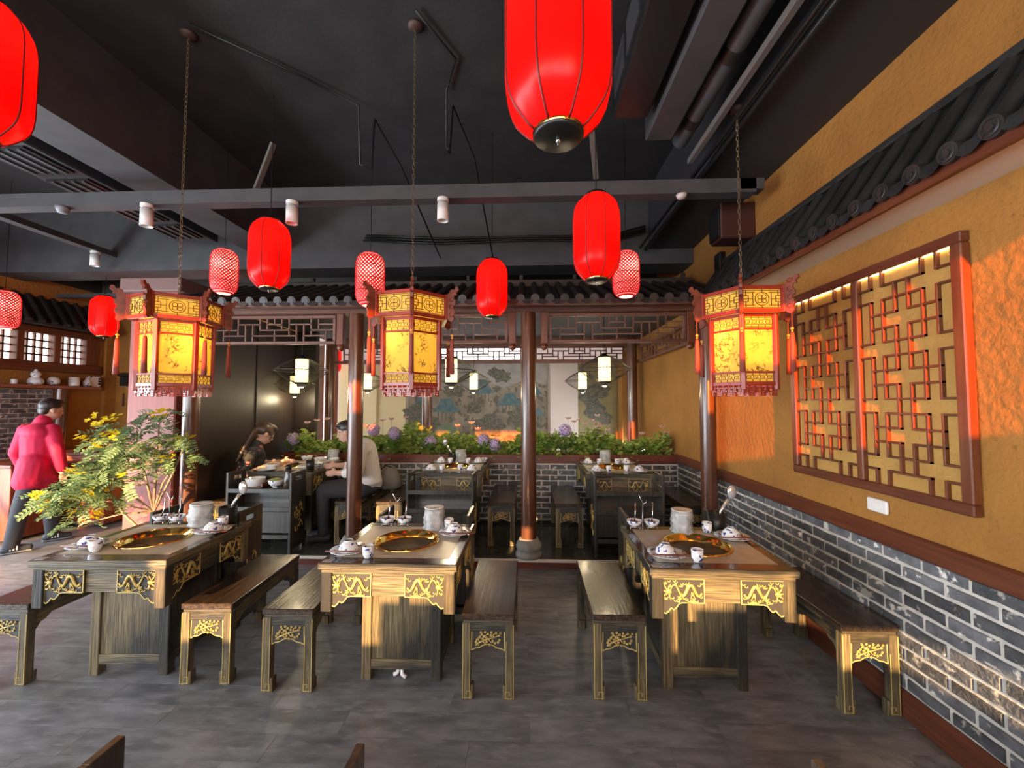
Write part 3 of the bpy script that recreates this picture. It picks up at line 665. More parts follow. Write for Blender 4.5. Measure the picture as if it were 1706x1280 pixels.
# ================================================================== LAMPS
def plight(parent, loc, w, col, r=.03):
    l = bpy.data.lights.new('lamp_light', 'POINT'); l.energy = w; l.color = col; l.shadow_soft_size = r
    o = bpy.data.objects.new('lamp_light', l); COL.objects.link(o); o.parent = parent; o.location = loc
    return o
def chain_mesh(length, pitch=.034):
    b = B(); n = int(length/pitch)
    for k in range(n):
        z = k*pitch+pitch/2; pts = []
        for i in range(9):
            a = 2*PI*i/8; u = .0075*math.cos(a); w = .021*math.sin(a)
            pts.append((u, 0, z+w) if k % 2 else (0, u, z+w))
        b.tube(pts, .0022, 4, caps=False)
    return b
def hexv(r, k, a0): a = a0+k*PI/3; return Vector((r*math.cos(a), r*math.sin(a), 0))
def make_palace_lantern(a0, off):
    t = empty('palace_lantern', (0, 0, 0), 0, 'x', 'lantern', 'hexagonal palace lanterns')
    r1, r2 = .188, .234
    def ring(r, z0, z1, d, name, mat, parent=t):
        for k in range(6):
            p, q = hexv(r, k, a0), hexv(r, k+1, a0); u = (q-p).normalized(); nrm = Vector((u.y, -u.x, 0))
            Mx = Matrix(((u.x, nrm.x, 0, p.x), (u.y, nrm.y, 0, p.y), (0, 0, 1, 0), (0, 0, 0, 1)))
            B().box(0, (q-p).length, -d, .004, z0, z1, .002, Mx).obj(name, mat, parent)
    ring(r1, .066, .088, .02, 'bottom_rail', lanwood); ring(r1, .136, .148, .012, 'lower_rail', lanwood); ring(r1, .392, .404, .012, 'upper_rail', lanwood); ring(r1, .468, .487, .02, 'top_rail', lanwood)
    ring(r2, .484, .506, .016, 'canopy_rail', lanwood); ring(r2, .618, .64, .016, 'canopy_rail', lanwood)
    for k in range(6):
        p = hexv(r1, k, a0); a = a0+k*PI/3
        Mx = Matrix.Translation(p) @ Matrix.Rotation(a, 4, 'Z')
        B().box(-.016, .008, -.013, .013, .04, .487, .003, Mx).obj('corner_post', lanwood, t)
        p2 = hexv(r2, k, a0); Mx2 = Matrix.Translation(p2) @ Matrix.Rotation(a, 4, 'Z')
        B().box(-.016, .006, -.012, .012, .484, .645, .003, Mx2).obj('canopy_post', lanwood, t)
        # body face
        q = hexv(r1, k+1, a0); u = (q-p).normalized(); L = (q-p).length; nrm = Vector((u.y, -u.x, 0))
        Mf = Matrix(((u.x, nrm.x, 0, p.x), (u.y, nrm.y, 0, p.y), (0, 0, 1, 0), (0, 0, 0, 1)))
        B().box(.012, L-.012, -.008, -.006, .148, .392, 0, Mf).obj('painted_panel', paperink, t)
        for z0, z1 in ((.088, .136), (.404, .468)):
            pp = B().box(.012, L-.012, -.008, -.006, z0, z1, 0, Mf).obj('silk_strip', paper, t)
            fb = B(); x0, x1 = .018, L-.018; h = z1-z0; t_ = .0022
            hb = lambda xa, xb, z: fb.box(xa, xb, -.006, -.002, z-t_/2, z+t_/2, 0, Mf)
            vb = lambda x, za, zb: fb.box(x-t_/2, x+t_/2, -.006, -.002, za, zb, 0, Mf)
            hb(x0, x1, z0+h*.12); hb(x0, x1, z0+h*.88); hb(x0, x1, z0+h*.28); hb(x0, x1, z0+h*.72); vb(x0, z0, z1); vb(x1, z0, z1)
            for i in range(1, 4): xx = x0+(x1-x0)*i/4; vb(xx, z0, z0+h*.28); vb(xx, z0+h*.72, z1)
            for i in range(4):
                xa = x0+(x1-x0)*(i+.1)/4; w_ = (x1-x0)/4*.8
                vb(xa, z0+h*.36, z0+h*.62); hb(xa, xa+w_*.75, z0+h*.62); vb(xa+w_*.75, z0+h*.45, z0+h*.62); hb(xa+w_*.3, xa+w_*.75, z0+h*.45); hb(xa, xa+w_, z0+h*.36)
            fb.obj('fretwork', lanfret, pp)
        # canopy face
        pa, qa = hexv(r2, k, a0), hexv(r2, k+1, a0); L2 = (qa-pa).length
        Mc = Matrix(((u.x, nrm.x, 0, pa.x), (u.y, nrm.y, 0, pa.y), (0, 0, 1, 0), (0, 0, 0, 1)))
        pp = B().box(.012, L2-.012, -.008, -.006, .506, .618, 0, Mc).obj('canopy_silk', paper, t)
        fb = B(); cx, cz = L2/2, .562; t_ = .003
        hb = lambda xa, xb, z: fb.box(xa, xb, -.006, -.002, z-t_/2, z+t_/2, 0, Mc)
        vb = lambda x, za, zb: fb.box(x-t_/2, x+t_/2, -.006, -.002, za, zb, 0, Mc)
        fb.tube([(cx+.038*math.cos(i*PI/10), -.004, cz+.038*math.sin(i*PI/10)) for i in range(21)], .0022, 4, Mc)
        for i in range(4):
            a_ = i*PI/2+PI/4; fb.tube([(cx+.016*math.cos(a_)+.013*math.cos(j*PI/4), -.004, cz+.016*math.sin(a_)+.013*math.sin(j*PI/4)) for j in range(9)], .0018, 4, Mc)
        for s_ in (-1, 1):
            vb(cx+s_*.05, .525, .6); hb(cx+s_*.05-.012*s_, cx+s_*.1, .525) if s_ > 0 else hb(cx-.1, cx-.038, .525)
            hb(min(cx+s_*.038, cx+s_*.1), max(cx+s_*.038, cx+s_*.1), .6); vb(cx+s_*.075, .545, .58); hb(min(cx+s_*.05, cx+s_*.1), max(cx+s_*.05, cx+s_*.1), .562)
            vb(cx+s_*.088, .58, .612); vb(cx+s_*.088, .512, .545); hb(min(cx+s_*.075, cx+s_*.1), max(cx+s_*.075, cx+s_*.1), .58); hb(min(cx+s_*.075, cx+s_*.1), max(cx+s_*.075, cx+s_*.1), .545)
        vb(cx, .506, .524); vb(cx, .6, .618); hb(.014, L2-.014, .512); hb(.014, L2-.014, .612)
        fb.obj('fretwork', lanfret, pp)
        # scroll bracket + tassel at the canopy corner
        br = B(); Mb = Mx2
        out = [(0, .64), (.02, .655), (.035, .675), (.05, .67), (.06, .69), (.075, .685), (.078, .665), (.062, .655), (.066, .635), (.05, .64), (.045, .615), (.058, .6), (.055, .575), (.04, .57), (.05, .55), (.056, .53), (.045, .505), (.05, .485), (.035, .468), (.018, .478), (0, .5)]
        br.prism(out, -.007, .007, 'xz', Mb)
        for zc, rr_ in ((.61, .014), (.565, .013), (.515, .014), (.66, .012)): br.tube([(.034+rr_*math.cos(i*.8), -.008, zc+rr_*math.sin(i*.8)) for i in range(8)], .003, 4, Mb)
        br.obj('scroll_bracket', mk_scroll, t)
        ts = B().cyl((.036, 0, .47), (.036, 0, .375), .0018, n=5, M=Mb).obj('tassel_cord', tasselm, t)
        B().sph((.036, 0, .383), .009, 8, 6, Mb).sph((.036, 0, .368), .006, 8, 6, Mb).obj('bead', bead, ts)
        B().lathe([(0, .362), (.008, .36), (.011, .34), (.013, .25), (.015, .14), (.0, .138)], 9, (.036, 0, 0), Mb).obj('tassel', tasselm, ts)
        # pierced apron below the body
        fr = B(); hb2 = lambda xa, xb, z: fr.box(xa, xb, -.008, -.001, z-.0035, z+.0035, 0, Mf); vb2 = lambda x, za, zb: fr.box(x-.0035, x+.0035, -.008, -.001, za, zb, 0, Mf)
        n = 6
        for i in range(n):
            xa = L*i/n; xb = L*(i+1)/n
            vb2(xa+.006, .01 if i % 2 else .02, .066); hb2(xa+.006, xb-.004, .02 if i % 2 else .03); hb2(xa, xb, .052); vb2((xa+xb)/2, .03, .052)
            if i % 2: hb2(xa, xb, .008); vb2(xb-.005, .008, .04)
        fr.obj('pierced_apron', lanwood, t)
    rodp = B().lathe([(0, .6), (.2, .6), (.2, .606), (0, .61)], 6, ph=a0, smooth=False).cyl((0, 0, .3), (0, 0, .66), .006, n=6).obj('top_plate', lanwood, t)
    bl = B().sph(off, .026, 12, 8).obj('bulb', bulbm, t)
    plight(t, off, 13.0, (1, .78, .42), .03)
    return t
mk_rose = mk('rose_wood', (.05,.025,.018), .6)
mk_scroll = mk('scroll_wood', (.22,.045,.02), .45, 0, (.13,.025,.012), 20)
Yl = 2.5; zb = 1.585
for x, y, a0, zc, off, lab in ((-2.205, 2.46, math.radians(-79), ZC, (.105, -.03, .37), 'hexagonal red wooden palace lantern hanging above the left front table'), (-.715, 2.46, math.radians(-74), ZC, (-.07, -.09, .37), 'hexagonal red wooden palace lantern hanging above the middle front table'), (1.27, 2.46, math.radians(-118), 3.34, (-.11, -.04, .38), 'hexagonal red wooden palace lantern beside the lattice wall panel')):
    o = make_palace_lantern(a0, off); o.location = (x, y, zb); o['label'] = lab; o.scale = (1, 1, .95)
    c = chain_mesh((zc-zb)/.95-.65).obj('chain', chainm, o, (0, 0, .65))
    B().lathe([(0, 0), (.045, 0), (.05, -.012), (.03, -.03), (0, -.03)], 14, (0, 0, (zc-zb)/.95)).obj('ceiling_rose', mk_rose, o)
# red fabric lanterns -----------------------------------------------------
def make_red_lantern():
    t = empty('red_lantern', (0, 0, 0), 0, 'x', 'lantern', 'red fabric lanterns')
    H = .53; r = .14
    prof = [(.062, .012), (.08, .024), (.098, .043), (.118, .066), (.13, .09), (.137, .12), (.14, .155), (.14, H-.155), (.137, H-.12), (.13, H-.09), (.118, H-.066), (.098, H-.043), (.08, H-.024), (.062, H-.012)]
    N = 8
    lob = lambda a: 1-.035*(1-abs(math.cos(a*N/2)))*1.0
    B().lathe(prof, 64, lob=lambda a: .975+.025*abs(math.cos(a*N/2))).obj('fabric_shade', redfab, t)
    for k in range(N):
        a = 2*PI*k/N
        B().tube([((q+.0006)*math.cos(a), (q+.0006)*math.sin(a), z) for q, z in prof], .0032, 5).obj('rib_seam', redrib, t)
    B().lathe([(0, .0), (.06, .0), (.065, .005), (.065, .024), (.058, .026)], 24).obj('bottom_cap', blackm, t)
    B().lathe([(.0655, .010), (.067, .014), (.067, .027), (.062, .029)], 24).obj('gold_band', brass, t)
    B().lathe([(.058, H-.026), (.065, H-.024), (.065, H-.005), (.06, H), (0, H)], 24).obj('top_cap', blackm, t)
    B().cyl((0, 0, -.018), (0, 0, .004), .003, n=6).sph((0, 0, -.004), .007, 8, 6).obj('bottom_knob', steel, t)
    plight(t, (0, 0, .38), 2.6, (1, .55, .3), .03)
    return t
red = make_red_lantern()
RL = [((-1.96, 1.32, 2.475), 'red fabric lantern cut off at the upper left corner of the picture', 1.0), ((.078, 1.03, 2.232), 'largest looking red fabric lantern, cut by the top edge of the picture', 1.0), ((-1.90, 2.88, 2.375), 'red fabric lantern hanging between two red woven lanterns on the left', 1.0), ((.405, 2.4, 2.265), 'red fabric lantern overlapping the right woven lantern', 1.0),
      ((-.316, 3.5, 2.285), 'red fabric lantern hanging in front of the roof, right of the middle palace lantern', .98), ((-5.2, 4.76, 2.35), 'red fabric lantern hanging by the left wall windows', .98), ((-4.62, 5.6, 2.25), 'red fabric lantern half hidden behind the red pillar', .6), ((-3.72, 7.6, 2.1), 'small distant red lantern hanging by the far pink pillar', 1.05)]
for i, (l, lab, sc) in enumerate(RL):
    o = inst(red, l, R.uniform(0, .6) if i > 1 else (.35 if i else .2), lab, first=(i == 0), scale=(sc, sc, sc))
    top = ZC if i not in (5,) else 3.12
    if i == 2: top = 3.56
    B().cyl((0, 0, .53), (0, 0, (top-l[2])/sc), .003, n=5).obj('hanging_cord', blackm, o)
# red woven lanterns --------------------------------------------------------
def make_woven():
    t = empty('woven_lantern', (0, 0, 0), 0, 'x', 'lantern', 'red woven bamboo lanterns')
    H = .42; prof = [(.062, 0), (.09, .015), (.108, .045), (.116, .085), (.118, .13), (.118, H-.13), (.116, H-.08), (.108, H-.045), (.09, H-.015), (.06, H)]
    def rad(z):
        for (a, za), (c, zc) in zip(prof, prof[1:]):
            if za <= z <= zc: return a+(c-a)*(z-za)/(zc-za)
        return prof[-1][0]
    b = B(); N = 24; m = 15
    for s_ in (-1, 1):
        for k in range(N):
            v = []; f = []
            for i in range(m+1):
                z = H*i/m; a = 2*PI*k/N+s_*i*.24; q = rad(z)+(.0012 if s_ > 0 else 0)
                w = .0085/q
                v += [(q*math.cos(a-w), q*math.sin(a-w), z), (q*math.cos(a+w), q*math.sin(a+w), z)]
            for i in range(m): f.append((2*i, 2*i+1, 2*i+3, 2*i+2))
            b.add(v, f)
    tag(b.obj('woven_shell', weave, t), kind='stuff')
    for z in (.0, .11, .21, .31, H): B().tube([(rad(z)*1.01*math.cos(a), rad(z)*1.01*math.sin(a), z) for a in [2*PI*i/24 for i in range(25)]], .0028, 5).obj('hoop', redrib if 0 < z < H else weave, t)
    B().lathe([(q*.93, z) for q, z in prof], 24).obj('liner', linerm, t)
    B().lathe([(0, .003), (.056, .003), (.056, .0)], 24).obj('diffuser', diffm, t)
    B().sph((.03, -.088, .27), .017, 10, 8).obj('bulb', bulbm, t)
    B().lathe([(0, H+.004), (.05, H+.004), (.06, H-.002)], 20).obj('top_cap', redrib, t)
    plight(t, (.02, -.06, .27), 1.6, (1, .7, .5), .03)
    return t
wv = make_woven()
for i, (l, lab, sz) in enumerate((((-1.325, 3.33, 2.36), 'red woven bamboo lantern behind the middle palace lantern', (1, 1, 1.05)), ((-2.76, 3.55, 2.54), 'red woven bamboo lantern left of the red fabric lantern on the left', (.93, .93, .95)), ((.82, 3.42, 2.44), 'red woven bamboo lantern on the right, half behind a red fabric lantern', (.95, .95, .9)), ((-5.57, 4.08, 2.34), 'red woven bamboo lantern cut by the left edge of the picture', (1, 1, .95)))):
    o = inst(wv, l, 0, lab, first=(i == 0), scale=sz)
    B().cyl((0, 0, .42), (0, 0, ((3.35 if i == 1 else ZC)-l[2])/sz[2]), .0025, n=5).obj('hanging_cord', blackm, o)
# rhombus wire pendant lamps --------------------------------------------------
def make_pendant():
    t = empty('pendant_lamp', (0, 0, 0), 0, 'x', 'pendant lamp', 'wire cage pendant lamps')
    h, r, Rm = .27, .068, .29
    B().lathe([(.066, 0), (.068, 0), (.068, h), (.066, h)], 24).obj('shade', shadeY, t)
    B().lathe([(0, h+.045), (.03, h+.045), (.03, h+.02), (.06, h+.018), (.074, h), (0, h)], 20).obj('top_cap', blackm, t)
    B().lathe([(0, -.05), (.045, -.05), (.05, -.022), (.072, -.02), (.074, 0), (0, 0)], 20).obj('bottom_cap', blackm, t)
    B().tube([(Rm*math.cos(a), Rm*math.sin(a), h*.5) for a in [2*PI*i/48 for i in range(49)]], .0045, 5).obj('cage_ring', wire, t)
    b = B()
    for k in range(60):
        a = 2*PI*k/60; c, s_ = math.cos(a), math.sin(a)
        b.tube([(.07*c, .07*s_, h+.01), (.13*c, .13*s_, h*.93), (.21*c, .21*s_, h*.75), (Rm*c, Rm*s_, h*.5), (.21*c, .21*s_, h*.25), (.13*c, .13*s_, h*.07), (.07*c, .07*s_, -.01)], .0019, 3, caps=False)
    tag(b.obj('wire_cage', wire, t), kind='stuff')
    B().sph((0, 0, -.05), (.025, .025, .012), 10, 6).obj('spot_lens', diffm, t)
    plight(t, (0, 0, -.09), 6, (1, .8, .5), .04)
    return t
pd = make_pendant()
for i, (l, lab) in enumerate((((-2.615, 4.6, 1.785), 'wire cage pendant lamp above the guests in the left bay'), ((-.876, 4.6, 1.78), 'wire cage pendant lamp just right of the middle palace lantern'), ((.85, 4.6, 1.79), 'wire cage pendant lamp above the right platform table'), ((-3.25, 5.55, 1.68), 'wire cage pendant lamp partly behind the one above the guests'), ((-2.4, 6, 1.75), 'wire cage pendant lamp just right of the left column, further back'), ((-.81, 6, 1.745), 'distant wire cage pendant lamp in front of the mural'), ((.79, 6, 1.75), 'distant wire cage pendant lamp left of the right platform lamp'))):
    o = inst(pd, l, 0, lab, first=(i == 0))
    if i > 2: o.scale = (.9, .9, .9)
    B().cyl((0, 0, .3), (0, 0, (2.625-l[2])/(.9 if i > 2 else 1)), .004, n=5).obj('hanging_cord', blackm, o)
# white cylinder spotlights, detectors, speaker ---------------------------------
sp = empty('ceiling_spotlight', (0, 0, 0), 0, 'x', 'spotlight', 'white ceiling spotlights')
B().cyl((0, 0, -.025), (0, 0, 0), .043, n=24).obj('mount', white, sp)
B().cyl((0, 0, -.04), (0, 0, -.025), .03, n=16).obj('neck', mk('spot_neck', (.3,.3,.3), .4), sp)
B().lathe([(.03, -.04), (.042, -.04), (.042, -.17), (.036, -.17), (.03, -.12), (0, -.12)], 24).obj('cylinder_body', white, sp)
for i, (l, lab) in enumerate((((-2.95, 2.98, 3.085), 'white cylinder spotlight above the left palace lantern'), ((-1.8, 2.98, 3.085), 'white cylinder spotlight beside the left red fabric lantern'), ((-.64, 2.98, 3.085), 'white cylinder spotlight right of the middle chain'), ((-4.95, 4.4, 3.282), 'white cylinder spotlight furthest left, on the angled beam'))):
    inst(sp, l, 0, lab, first=(i == 0))
tag(B().lathe([(0, -.03), (.02, -.032), (.032, -.02), (.04, 0), (0, 0)], 18).obj('smoke_detector', mk('detector_white', (.55,.48,.45), .5), loc=(1.13, 2.99, 3.084)), 'small round white detector under the ceiling beam on the right', 'detector')
tag(B().lathe([(0, -.045), (.03, -.045), (.04, -.02), (.045, 0), (0, 0)], 12).obj('smoke_detector', mk('detector_grey', (.2,.2,.22), .5), loc=(-3.65, 2.99, 3.084)), 'small round grey detector under the ceiling beam on the left', 'detector')
spk = empty('loudspeaker', (1.70, 3.45, 2.9), 0, 'dark brown wall loudspeaker above the tiled eave on the right', 'loudspeaker')
B().box(-.12, .16, -.1, .1, 0, .3, .01).obj('cabinet', mk('speaker_brown', (.05,.014,.01), .5), spk)
B().box(-.135, -.12, -.09, .09, .02, .28, .004).obj('grille', blackm, spk)

# ================================================================== LATTICE WALL PANEL
lp = empty('lattice_wall_panel', (1.86, 1.765, 1.08), 0, 'large two-leaf mahogany lattice panel hung on the ochre wall', 'lattice panel')
PX = -.042; PW = 1.145; PH = 1.2   # local x toward room (negative), y along wall, z up
B().box(-.013, -.002, .03, PW-.03, .03, PH-.03).obj('plaster_back', plaster_in, lp)
for z0, z1 in ((0, .05), (PH-.05, PH)): B().box(PX, -.001, 0, PW, z0, z1, .005).obj('frame_rail', mahogY, lp)
for y0, y1 in ((0, .05), (PW-.05, PW), (PW/2-.022, PW/2+.022)): B().box(PX, -.001, y0, y1, .05, PH-.05, .005).obj('frame_stile', mahogZ, lp)
B().box(-.022, -.015, .055, PW-.055, PH-.0535, PH-.0505).obj('led_strip', mk('warm_led', (1,.8,.4), .5, emis=(1,.72,.3), es=14), lp)
def leaf_lattice(y0, y1, z0, z1):
    cy = lambda c: y1-(y1-y0)*c/7; rz = lambda r: z1-(z1-z0)*r/15; t = .0055
    Hs = [(1,0,1),(1,2,5),(1,6,7),(14,0,1),(14,2,5),(14,6,7)]; Vs = []
    for c in (1,2,5,6): Vs += [(c,0,1),(c,14,15)]
    for r in (2,6,10):
        Hs += [(r,2,5),(r+1,1,3),(r+1,4,6),(r+2,1,3),(r+2,4,6),(r+3,2,5),(r,0,1),(r+3,0,1),(r,6,7),(r+3,6,7)]
        Vs += [(c,r,r+3) for c in (1,2,5,6)]+[(q_,r+2,r+5 if r < 10 else 14) for q_ in (3,4)]+([(3,1,3),(4,1,3)] if r == 2 else [])
    for r, a, c in Hs: B().box(-.031, -.012, cy(a)+t, cy(c)-t, rz(r)-t, rz(r)+t, .001).obj('lattice_bar', mahogY, lp)
    for c, a, q in Vs: B().box(-.0315, -.0115, cy(c)-t, cy(c)+t, rz(q)-t, rz(a)+t, .001).obj('lattice_bar', mahogZ, lp)
leaf_lattice(.05, PW/2-.022, .05, PH-.05); leaf_lattice(PW/2+.022, PW-.05, .05, PH-.05)
for y, z, t in ((2.27, 1.005, 'white socket cover low on the ochre wall under the lattice panel'), (4.36, .985, 'small white wall switch beside the right pavilion column')):
    e = empty('wall_socket', (1.86, y, z), 0, t, 'socket', 'wall sockets')
    B().box(-.018, 0, -.062, .062, -.035, .035, .006).obj('cover', white, e); B().box(-.021, -.018, -.045, .02, -.02, .02, .002).obj('inner_plate', white, e)

# ================================================================== TABLEWARE
def bowl_prof(r, h): return [(r*.42, 0), (r*.42, h*.1), (r*.5, h*.12), (r*.82, h*.42), (r*.97, h*.8), (r, h), (r*.95, h), (r*.78, h*.45), (r*.4, h*.2), (0, h*.18)]
plate_me = B().lathe([(0, .004), (.045, .003), (.047, 0), (.055, 0), (.07, .007), (.098, .016), (.099, .018), (.07, .011), (.05, .006), (0, .006)], 28).mesh('plate', chinab)
bowl_me = B().lathe([(r, .055-z) for r, z in bowl_prof(.054, .055)], 26).mesh('bowl', chinab)
bowlu_me = B().lathe(bowl_prof(.048, .042), 24).mesh('sauce_bowl', chinab)
sauce_me = B().lathe([(0, .028), (.036, .028)], 18).mesh('sauce', mk('chili_sauce', (.16,.035,.015), .25))
cup_me = B().lathe([(0, .002), (.02, 0), (.022, .004), (.029, .02), (.03, .062), (.0275, .062), (.026, .02), (0, .012)], 22).mesh('cup', chinab)
stick_me = B().tube([(-.115, 0, 0), (.115, 0, 0)], [.0032, .002], 6).mesh('chopstick', chops)
wrap_prof = [(0, 0), (.07, 0), (.072, .008), (.064, .022), (.068, .038), (.061, .052), (.066, .068), (.06, .082), (.064, .098), (.061, .112), (.062, .128), (.054, .13), (0, .127)]
rw = random.Random(4)
def wrapped(): return B().lathe(wrap_prof, 26, lob=lambda a: 1+.05*math.sin(a*5)+.03*math.sin(a*9+1))
_wb = wrapped()
_wb.v = [(x*(1+.07*math.sin(37*x+60*z+9*y))*(1 if z > .126 else 1+rw.uniform(-.05, .05)), y*(1+.07*math.sin(41*y+55*z))*(1+(0 if z > .126 else rw.uniform(-.05, .05))), z) for x, y, z in _wb.v]
wrap_me = _wb.mesh('plastic_wrap', plastic)
def thing(name, me, loc, label, cat, group=None, rz=0, sc=1):
    o = ob(name, me, None, loc, (0, 0, rz)); o.scale = (sc, sc, sc); return tag(o, label, cat, group)
def setting(x, y, z, where, cupdx=.1, cupdy=-.06, sc=1.0, sticks=True):
    thing('plate', plate_me, (x, y, z), 'flat porcelain plate '+where, 'plate', 'place setting plates', R.uniform(0, 6), sc)
    thing('rice_bowl', bowl_me, (x-.005, y+.004, z+.0075*sc), 'upturned blue and white bowl '+where, 'bowl', 'upturned bowls', R.uniform(0, 6), sc)
    thing('tea_cup', cup_me, (x+cupdx, y+cupdy, z), 'small blue and white tea cup '+where, 'cup', 'tea cups', R.uniform(0, 6), sc)
    if sticks:
        e = empty('chopsticks', (x+.01, y-.055*sc, z+.022*sc), 0, 'pair of brown chopsticks '+where, 'chopsticks', 'pairs of chopsticks')
        for q in (-1, 1): ob('chopstick', stick_me, e, (0, q*.0055, 0), (0, 0, q*.025))
def sauce_rack(x, y, z, where):
    e = empty('sauce_rack', (x, y, z), 0, 'chrome wire rack with a tall handle holding two dip bowls '+where, 'rack', 'dip bowl racks')
    for dx in (-.055, .055):
        B().tube([(dx+.034*math.cos(a), .034*math.sin(a), .022) for a in [2*PI*i/16 for i in range(17)]], .002, 5).obj('rack_ring', steel, e)
        B().tube([(dx-.03, -.02, 0), (dx-.03, -.02, .022)], .002, 5).obj('rack_foot', steel, e); B().tube([(dx+.03, -.02, 0), (dx+.03, -.02, .022)], .002, 5).obj('rack_foot', steel, e)
    B().tube([(-.02, 0, .022), (0, .0, .0), (0, 0, .17), (-.012, 0, .19), (-.022, 0, .215)], .0028, 6).tube([(.0, 0, .16), (.02, 0, .17), (.026, 0, .19)], .0025, 6).obj('rack_handle', steel, e)
    for dx, t in ((-.055, 'left'), (.055, 'right')):
        o = thing('dip_bowl', bowlu_me, (x+dx, y, z+.018), t+' white dip bowl in the wire rack '+where, 'bowl', 'dip bowls')
        ob('sauce', sauce_me, o)
        s_ = B().tube([(.0, 0, .03), (.01, .01, .08), (.012, .014, .15)], [.004, .003, .004], 6)
        p = tag(s_.obj('sauce_spoon', steel, None, (x+dx, y, z+.018)), 'steel spoon standing in the '+t+' dip bowl '+where, 'spoon', 'dip bowl spoons')
def utensil_pot(x, y, z, where, tilt=1):
    e = empty('utensil_pot', (x, y, z), 0, 'black utensil pot '+where, 'pot', 'utensil pots')
    B().lathe([(0, 0), (.05, 0), (.052, .01), (.055, .11), (.051, .11), (.048, .012), (0, .01)], 22).obj('pot_body', blackm, e)
    s_ = B().tube([(0, 0, .02), (.03*tilt, 0, .12), (.075*tilt, .0, .19)], [.006, .008, .012], 8).sph((.1*tilt, 0, .235), (.03, .014, .045), 10, 8, None)
    tag(s_.obj('soup_ladle', mk('pale_ladle', (.6,.6,.58), .15, .6), None, (x, y, z)), 'shiny pale ladle leaning in the black pot '+where, 'ladle', 'ladles in pots')
    return e
def wrapstack(x, y, z, where, sc=1):
    e = thing('wrapped_dish_stack', wrap_me, (x, y, z), 'stack of dishes wrapped in crinkled clear plastic '+where, 'dish stack', 'plastic wrapped dish stacks', R.uniform(0, 6), sc)
    ob('top_dish', B().lathe([(0, .1305), (.055, .1305), (.063, .134), (.064, .137), (.05, .135), (0, .133)], 24).mesh('top_dish', china), e)
TN = ('on the left front table', 'on the middle front table', 'on the right front table')
z = TH+.0015
setting(-2.47, 2.24, z, 'nearest the camera '+TN[0], .11, -.07, sticks=True)
setting(-1.975, 2.52, z, 'by the serving shelf '+TN[0], -.03, .12)
setting(-.975, 2.22, z, 'nearest the camera '+TN[1], .135, -.075)
setting(-.455, 2.545, z, 'by the serving shelf '+TN[1], -.06, .11)
setting(.73, 2.235, z, 'nearest the camera '+TN[2], .13, -.075)
setting(1.215, 2.53, z, 'by the brick wall '+TN[2], -.10, .11)
sauce_rack(-2.40, 2.67, z, TN[0]); sauce_rack(-.87, 2.68, z, TN[1]); sauce_rack(.73, 2.68, z, TN[2])
wrapstack(-2.17, 2.66, z, TN[0], 1.05); wrapstack(-.61, 2.655, z, TN[1]); wrapstack(.965, 2.655, z, TN[2])
utensil_pot(-2.03, 2.715, z, TN[0]); utensil_pot(1.20, 2.70, z, TN[2])
zb_ = .09+TH+.0015
for bx_, t in ((-.83, 'on the middle platform table'), (.93, 'on the right platform table')):
    setting(bx_-.21, 4.36, zb_, 'at the near left corner '+t, .12, -.02, sticks=False); setting(bx_+.23, 4.36, zb_, 'at the near right corner '+t, -.13, .02, sticks=False)
    setting(bx_-.22, 4.92, zb_, 'at the far left corner '+t, .12, -.06, sticks=False); setting(bx_+.23, 4.92, zb_, 'at the far right corner '+t, -.12, -.05, sticks=False)
    wrapstack(bx_+.0, 5.03, zb_, t, 1.05)
utensil_pot(-.93, 5.03, zb_, 'on the middle platform table', -1)
thing('dip_bowl', bowlu_me, (-.545, 5.04, zb_), 'dip bowl at the far end of the middle platform table', 'bowl', 'dip bowls')
thing('dip_bowl', bowlu_me, (1.13, 5.03, zb_), 'dip bowl at the far end of the right platform table', 'bowl', 'dip bowls')
# dishes in front of the guests
food = mk('cooked_food', (.35,.22,.05), .5, 0, (.2,.12,.03), 30, bump=.8, bscale=60)
greenf = mk('green_food', (.2,.26,.06), .5, 0, (.4,.33,.08), 30, bump=.8, bscale=60)
def dish(x, y, r, h, label, fill=None, me=china):
    o = tag(B().lathe(bowl_prof(r, h), 24).obj('serving_dish', me, None, (x, y, zb_)), label, 'dish', 'dishes before the guests')
    if fill: B().sph((0, 0, h*.75), (r*.8, r*.8, h*.35), 14, 8).obj('food', fill, o)
    return o
dish(-2.82, 4.42, .075, .05, 'white bowl in front of the woman in black', food)
dish(-2.47, 4.45, .085, .03, 'shallow white dish of yellow greens near the shelf', greenf)
dish(-2.8, 4.28, .1, .018, 'flat white plate under the hand of the woman in black', None)
dish(-2.55, 4.95, .08, .05, 'white bowl with blue rim at the far end of the guests table', None, chinab)
dish(-2.75, 5.0, .07, .06, 'deep white bowl at the far left of the guests table', None, chinab)
dish(-2.38, 4.68, .075, .05, 'white bowl near the man in the white shirt', food)
dish(-2.36, 4.9, .06, .05, 'small white bowl beside the white shirt man, further back', None)
dish(-2.35, 4.5, .055, .05, 'small bowl at the table edge by the left column', None, chinab)
dish(-2.62, 4.78, .1, .02, 'orange dish in the middle of the guests table', mk('orange_food', (.5,.16,.04), .5))
wrapstack(-2.43, 5.03, zb_, 'at the far end of the guests table', 1.0)
tag(B().lathe([(0, 0), (.04, 0), (.043, .1), (.038, .1), (.036, .01), (0, .01)], 20).obj('dark_mug', blackm, None, (-2.36, 4.36, zb_)), 'black cylinder cup at the near corner of the guests table', 'cup')
zs = .09+.62*.98+.006
bx = empty('steamer_box', (-2.76, 4.06, zs), 0, 'white round tub on a red wooden tray on the left serving shelf', 'tub')
